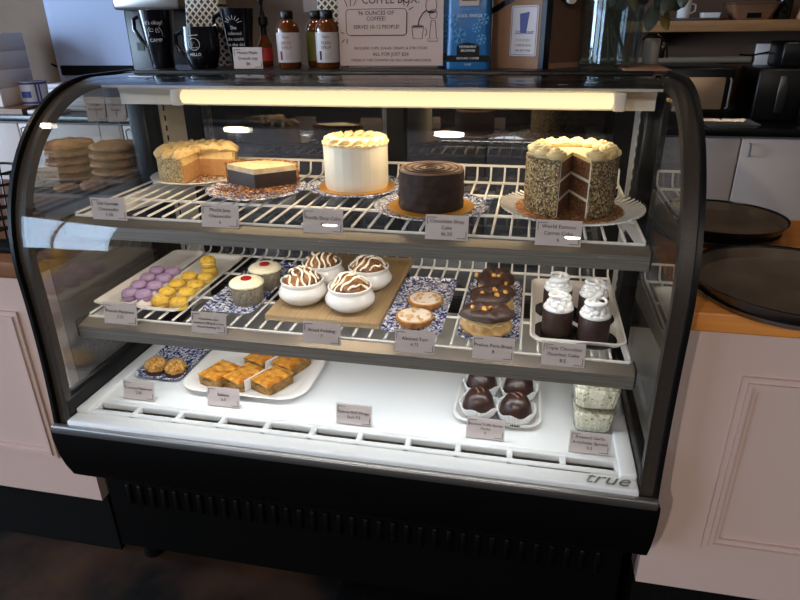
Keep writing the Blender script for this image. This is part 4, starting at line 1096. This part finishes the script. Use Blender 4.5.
tx = text(['Standout'], .013, t, (0, 0, 0), 'logo_blue', PI / 2, rz=ang1, shear=.3); on_face(tx, .052, .078, .0017)
tx = text(['C O F F E E', 'COFFEE BOX', '360 683 6426'], .0072, t, (0, 0, 0), 'ink_grey', PI / 2, rz=ang1, lead=1.5); on_face(tx, .052, .050, .0017)
fl = obj('flap_edge', MB().box(-.0675, .0675, -.0016, .0, -.006, .006), 'black_frame', t, rot=(0, -.45, ang1)); on_face(fl, .080, .150, .0012)
sp_ = obj('pour_spout', MB().tube([(.045 * d2[0], .045 * d2[1], .150), (.045 * d2[0] + n2[0] * .024, .045 * d2[1] + n2[1] * .024, .148)], [.011, .013], 14), 'black_frame', t)
obj('spout_cap', MB().tube([(.045 * d2[0] + n2[0] * .024, .045 * d2[1] + n2[1] * .024, .148), (.045 * d2[0] + n2[0] * .030, .045 * d2[1] + n2[1] * .030, .148)], .0145, 16), 'box_white', sp_)
# glass vase with stems and leaves
t = thing('vase', 'clear glass cylinder vase of leafy stems at the right end of the case', 'vase', (.520, .605, TZ))
R = .066
obj('glass', MB().lathe([(0, 0), (R * .95, 0), (R, .004), (R, .19), (R * .96, .19), (R * .95, .012), (0, .010)], 48), 'vase', t)
obj('water', MB().lathe([(0, .0105), (R * .945, .0125), (R * .945, .12), (0, .12)], 40), 'vase', t)
rr0 = random.Random(5); leaf_spots = []
for k in range(9):
    a = rr0.uniform(0, 6.28); b = a + PI + rr0.uniform(-.5, .5)
    p0 = Vector((.045 * math.cos(a), .045 * math.sin(a), .014)); p1 = Vector((.05 * math.cos(b), .05 * math.sin(b), .19)); p2 = p1 + Vector((.05 * math.cos(b), .05 * math.sin(b), .06))
    obj('stem', MB().tube([p0, p0.lerp(p1, .5), p1, p2], .0028, 6), 'stem', t); leaf_spots.append(p2); leaf_spots.append(p1)
def leaf(c, L, W, rot, m):
    mb = MB(); rs = []
    for i in range(11):
        u = i / 10; w_ = W * math.sin(PI * (.04 + .92 * u)) ** .75
        rs.append([(-w_, .12 * L * math.sin(PI * u) + .004, -L * u), (0, .12 * L * math.sin(PI * u), -L * u), (w_, .12 * L * math.sin(PI * u) + .004, -L * u), (0, .12 * L * math.sin(PI * u) + .0007, -L * u)])
    o = obj('leaf', mb.rings(rs), m, t, c, rot); return o
leaf((.078, -.03, .128), .052, .016, (.15, .12, -.2), 'leaf'); leaf((.108, -.02, .118), .042, .013, (.1, -.35, .5), 'leaf_olive'); leaf((.135, -.01, .158), .042, .020, (.1, .2, .2), 'leaf')
leaf((.118, .0, .155), .04, .019, (.2, .6, .3), 'leaf'); leaf((-.01, -.06, .165), .05, .017, (.2, .2, .1), 'leaf'); leaf((.03, -.055, .17), .055, .014, (.2, -.3, .3), 'leaf_olive')
for k in range(26):
    c = rr0.choice(leaf_spots); leaf((max(-.03, c.x + rr0.uniform(-.04, .07)), c.y + rr0.uniform(-.05, .04), c.z + rr0.uniform(-.04, .05)), rr0.uniform(.035, .06), rr0.uniform(.012, .021), (rr0.uniform(-.8, .8), rr0.uniform(-1.2, 1.2), rr0.uniform(0, 6.2)), 'leaf')
for k in range(16): leaf((rr0.uniform(-.03, .13), rr0.uniform(-.085, -.02), rr0.uniform(.15, .19)), rr0.uniform(.032, .048), rr0.uniform(.012, .019), (rr0.uniform(-.4, .4), rr0.uniform(-.8, .8), rr0.uniform(-.6, .6)), 'leaf')
obj('twig', MB().tube([(.04, 0, .18), (.075, -.03, .150), (.10, -.02, .138), (.14, -.01, .160)], .0016, 5), 'stem', t)
o = obj('cardboard_sheet', MB().box(.545, .640, .500, .735, 0, .004, .001), 'brown_box', None, (0, 0, TZ)); tag(o, 'flat brown cardboard sheet lying behind the vase on the case top', 'cardboard')
t = thing('canister', 'small grey canister with black wire handle standing on the cardboard sheet', 'canister', (.625, .700, TZ + .0046))
obj('body', MB().lathe([(0, 0), (.018, 0), (.019, .003), (.018, .052), (.016, .055), (0, .055)], 28), 'grey_plastic', t)
obj('wire_handle', MB().tube([(.037 * math.cos(q_), .0, .012 + .052 * math.sin(q_)) for q_ in [PI * i / 14 for i in range(15)]], .0022, 6), 'black_frame', t)
obj('clip', MB().box(.0185, .030, -.006, .006, .012, .048, .002), 'black_board', t)
# patterned bags, pour bottle behind the mugs
def pbag(label, x, w0, w1):
    o = obj('gift_bag', MB().rr([(w0, .028, .004, 0), (w0 * .97, .028, .004, .02), (w1, .022, .004, .19), (w1, .02, .004, .21)], 0, 0, 3), 'lattice', None, (x, .695, TZ)); tag(o, label, 'bag', 'black and white patterned bags')
pbag('black and white lattice-patterned bag standing behind the rounded navy mug', -.505, .060, .046)
pbag('black and white lattice-patterned bag peeking out behind the sign and bottles', -.160, .034, .030)
t = thing('pour_bottle', 'small bottle with tall black pourer between tapered mug and syrup bottles', 'bottle', (-.352, .70, TZ))
obj('body', MB().lathe([(0, 0), (.018, 0), (.019, .003), (.019, .05), (.012, .064), (.009, .075), (0, .075)], 24), 'syrup', t)
obj('label', MB().lathe([(.0193, .012), (.0197, .012), (.0197, .044), (.0193, .044)], 24), 'logo_red', t)
obj('pourer', MB().tube([(0, 0, .074), (0, 0, .095), (0, 0, .10), (0, 0, .118), (0, 0, .122), (-.002, 0, .145), (-.003, 0, .155), (-.003, 0, .160)], [.008, .008, .013, .013, .006, .004, .008, .008], 12), 'black_frame', t)

# ------------------------------------------------------------------ back of the shop
xs = [-3.1, -2.45, -1.8, -1.15, -.5, .15, .80, 1.27, 1.74, 2.21, 2.86]
lab = ['far left end', 'second from the far left end', 'third from the far left end', 'behind the left glass end', 'behind the left rear door', 'behind the middle of the case', 'behind the right rear door', 'just right of the case', 'second right of the case', 'at the far right end']
for i, (a, b) in enumerate(zip(xs, xs[1:])):
    t = thing('base_cabinet', 'white painted base cabinet under the black worktop, ' + lab[i], 'cabinet', ((a + b) / 2, 2.35, 0), 0, 'white base cabinets')
    hw = (b - a) / 2 - .001
    obj('body', MB().box(-hw, hw, -.26, .29, .1, .824), 'door_paint', t); obj('toe_kick', MB().box(-hw, hw, -.21, .28, 0, .1), 'black_matte', t)
    d = obj('door', MB().box(-hw + .003, hw - .003, -.282, -.262, .11, .815, .003), 'door_paint', t)
    obj('handle', MB().tube([(-hw + .035, -.282, .74), (-hw + .035, -.305, .745), (-hw + .035, -.305, .79), (-hw + .035, -.282, .795)], .004, 8), 'silver', d)
o = obj('worktop', MB().box(-3.1, 2.86, 2.05, 2.645, .826, .86, .003), 'counter_black'); tag(o, 'long black worktop over the white base cabinets at the back wall', 'worktop')
struct(obj('trim_1', MB().box(-2.49, -1.80, 2.555, 2.579, 1.03, 1.085), 'black_matte'))
o = obj('cutting_board', MB().prism([(-3.05, 2.09), (-2.42, 2.09), (-2.60, 2.56), (-3.05, 2.56)], 'z', .8605, .888), 'wood_left'); tag(o, 'brown wooden board under the white boxes at the far left', 'board')
lv4 = ['bottom', 'second from the bottom', 'third from the bottom', 'top']
for k in range(4):
    t = thing('bakery_box', 'white bakery box, %s of the stack at the far left' % lv4[k], 'box', (-2.735, 2.30, .8885 + .0965 * k), 0, 'white bakery boxes')
    obj('box', MB().box(-.135, .135, -.135, .135, 0, .088, .002), 'box_white', t); obj('lid', MB().box(-.137, .137, -.137, .137, .006, .096, .002), 'box_white', t)
t = thing('tin', 'round white tin with dark blue bands beside the white boxes', 'tin', (-2.52, 2.33, .8885))
obj('body', MB().lathe([(0, 0), (.072, 0), (.074, .003), (.074, .125), (.072, .128), (.068, .128), (.068, .12), (0, .12)], 40), 'label', t)
for z in (.006, .112): obj('blue_band', MB().lathe([(.0743, z), (.0748, z), (.0748, z + .012), (.0743, z + .012)], 40), 'logo_blue', t)
mb = MB()
for a0, a1_ in ((-1.9, -1.1), (-.75, -.62), (-.5, -.38)):
    mb.rings([[(.0746 * math.cos(a), .0746 * math.sin(a), z0), (.0752 * math.cos(a), .0752 * math.sin(a), z0), (.0752 * math.cos(a), .0752 * math.sin(a), z1), (.0746 * math.cos(a), .0746 * math.sin(a), z1)] for a in [a0 + (a1_ - a0) * i / 8 for i in range(9)] for z0, z1 in [((.04, .075) if a0 < -1 else (.018, .112))]])
obj('blue_print', mb, 'logo_blue', t)
for k in range(6):
    o = obj('paper_stack', MB().box(-.11, .11, -.09, .09, 0, .024, .003), 'label', None, (-2.24 + .004 * (k % 2), 2.33, .8608 + k * .0245)); tag(o, 'white paper pad, %s of the pile behind the case' % (['bottom', 'second from the bottom', 'third from the bottom', 'third from the top', 'second from the top', 'top'][k]), 'paper pad', 'white paper pads')
o = obj('paper_stack', MB().box(-.10, .10, -.05, .05, 0, .02, .003), 'label', None, (-2.30, 2.155, .8608)); tag(o, 'single white paper pad near the front edge of the black worktop', 'paper pad')
o = obj('power_cord', MB().tube([(-2.60, 2.62, 1.09), (-2.55, 2.62, 1.07), (-2.45, 2.62, 1.0), (-2.35, 2.62, .95), (-2.2, 2.62, .92), (-2.0, 2.61, .90), (-1.8, 2.60, .875)], .006, 8), 'rubber'); tag(o, 'black power cord drooping along the wall behind the white tin', 'cord')
t = thing('espresso_machine', 'silver and black espresso machine behind the leftmost navy mug', 'machine', (-1.60, 2.33, .8605))
obj('body', MB().box(-.18, .18, -.10, .22, .03, .52, .01), 'black_frame', t); obj('drip_tray', MB().box(-.18, .18, -.18, .20, 0, .05, .006), 'silver', t); obj('top_housing', MB().box(-.19, .19, -.17, .23, .515, .62, .015), 'silver', t)
obj('group_head', MB().tube([(0, -.12, .515), (0, -.12, .44)], .035, 16), 'silver', t); obj('indicator_screen', MB().box(-.13, -.09, -.103, -.10, .32, .36), 'leaf', t)
t = thing('wall_shelf', 'thick wooden wall shelf at the upper right', 'shelf', (1.5, 2.645, 1.245))
obj('plank', MB().box(-.74, .75, -.28, 0, 0, .048, .003), 'shelf_wood', t)
for x in (-.6, .55): obj('bracket', MB().prism([(0, 0), (-.2, 0), (0, -.09)], 'x', x, x + .02), 'black_frame', t)
zs = 1.2935
o = obj('platter', MB().rr([(.10, .08, .06, 0), (.13, .10, .08, .010), (.128, .098, .08, .010), (.10, .08, .06, .003)]), 'grey_plastic', None, (1.095, 2.48, zs)); tag(o, 'grey oval platter on the wall shelf', 'platter')
t = thing('cup', 'white ceramic cup standing on the grey platter on the shelf', 'cup', (1.02, 2.47, zs + .0106))
obj('body', MB().lathe([(0, 0), (.026, 0), (.028, .004), (.031, .07), (.034, .078), (.031, .078), (.026, .008), (0, .006)], 28), 'porcelain', t); obj('rim_handle', MB().tube([(.030, 0, .02), (.05, 0, .03), (.05, 0, .055), (.031, 0, .062)], .004, 8), 'porcelain', t)
o = obj('dish', MB().rr([(.038, .03, .008, 0), (.042, .034, .008, .022), (.040, .032, .008, .022), (.036, .028, .008, .004)]), 'porcelain', None, (1.135, 2.45, zs + .0106)); tag(o, 'small white rectangular dish on the grey platter', 'dish')
t = thing('basket', 'brown flared basket with dark opening on the wall shelf', 'basket', (1.315, 2.48, zs))
obj('body', MB().rr([(.075, .06, .02, 0), (.105, .08, .02, .068), (.10, .075, .02, .068), (.07, .055, .02, .006)]), 'wood_left', t); obj('rim', MB().tube([(x, z, .069) for x, z in rrect(-.105, .105, -.08, .08, .02)], .005, 6), 'brown_side', t)
obj('opening', MB().box(-.03, .03, -.0685, -.062, .008, .036), 'black_matte', t, rot=(.0, 0, 0))
t = thing('bottle', 'dark green glass bottle on the wall shelf', 'bottle', (1.45, 2.47, zs)); obj('body', MB().lathe([(0, 0), (.034, 0), (.036, .004), (.036, .16), (.014, .21), (.013, .27), (0, .27)], 28), 'bottle_green', t); obj('cork', MB().lathe([(0, .27), (.010, .27), (.011, .285), (0, .285)], 14), 'nut', t)
t = thing('pepper_mill', 'turned wooden pepper mill on the wall shelf', 'mill', (1.515, 2.42, zs)); obj('body', MB().lathe([(0, 0), (.019, 0), (.019, .01), (.014, .03), (.015, .038), (0, .038)], 20), 'shelf_wood', t); obj('knob', MB().blob((0, 0, .046), (.014, .014, .012), 0, 1, 3), 'shelf_wood', t)
t = thing('outlet_box', 'white electrical outlet box on the back wall at the right', 'outlet', (1.485, 2.648, 1.135))
obj('plate', MB().box(-.068, .068, -.03, 0, -.05, .05, .004), 'box_white', t); obj('plug', MB().box(.0, .03, -.052, -.03, -.045, -.005, .003), 'rubber', t); obj('plug', MB().box(.01, .045, -.052, -.03, .008, .036, .003), 'rubber', t)
obj('cord', MB().tube([(.012, -.045, .02), (-.03, -.05, .01), (-.09, -.02, -.005), (-.14, -.015, 0)], .004, 6), 'rubber', t)
o = obj('conduit', MB().tube([(.55, 2.63, 1.105), (1.40, 2.63, 1.112)], .016, 12), 'conduit'); tag(o, 'beige conduit pipe running along the wall to the outlet box', 'pipe')
t = thing('toaster_oven', 'black toaster oven with brushed warm metal door on the worktop', 'oven', (1.09, 2.42, .8605))
obj('body', MB().box(-.17, .155, -.16, .19, .035, .235, .008), 'black_frame', t); d = obj('door', MB().box(-.14, .115, -.176, -.161, .055, .195, .004), 'warm_panel', t); obj('handle', MB().tube([(.137, -.165, .06), (.137, -.185, .065), (.137, -.185, .185), (.137, -.165, .19)], .005, 8), 'silver', d)
for x in (-.15, .135): obj('foot', MB().lathe([(0, 0), (.014, 0), (.012, .036), (0, .036)], 12, (x, -.12, 0)), 'rubber', t)
t = thing('coffee_brewer', 'large black coffee brewer on the worktop at the far right', 'brewer', (1.50, 2.38, .8605))
obj('body', MB().box(-.15, .2, -.1, .2, .0, .23, .01), 'black_frame', t); obj('tower', MB().box(-.04, .2, .0, .2, .23, .34, .01), 'black_frame', t); obj('steel_front', MB().box(-.06, -.02, -.108, -.10, .04, .2, .003), 'steel_dark', t)
obj('carafe', MB().lathe([(0, 0), (.05, 0), (.055, .06), (.035, .11), (.035, .13), (0, .13)], 24, (.08, -.16, 0)), 'black_frame', t)
o = obj('baking_sheet', MB().rr([(.10, .09, .01, 0), (.112, .10, .012, .014), (.110, .098, .012, .014), (.098, .088, .01, .003)]), 'silver', None, (1.225, 2.155, .8605)); tag(o, 'thin metal baking sheet in front of the toaster oven', 'baking sheet')
o = obj('wall_note', MB().box(-.05, .05, -.003, 0, -.03, .06), 'sign', None, (-.885, 2.648, 1.39)); tag(o, 'small pink note on the back wall above the syrup bottles', 'note')
o = obj('floor_mat', MB().box(-.03, .95, -.75, .22, .0005, .012, .004), 'rubber'); tag(o, 'black rubber mat on the floor in front of the case', 'mat')
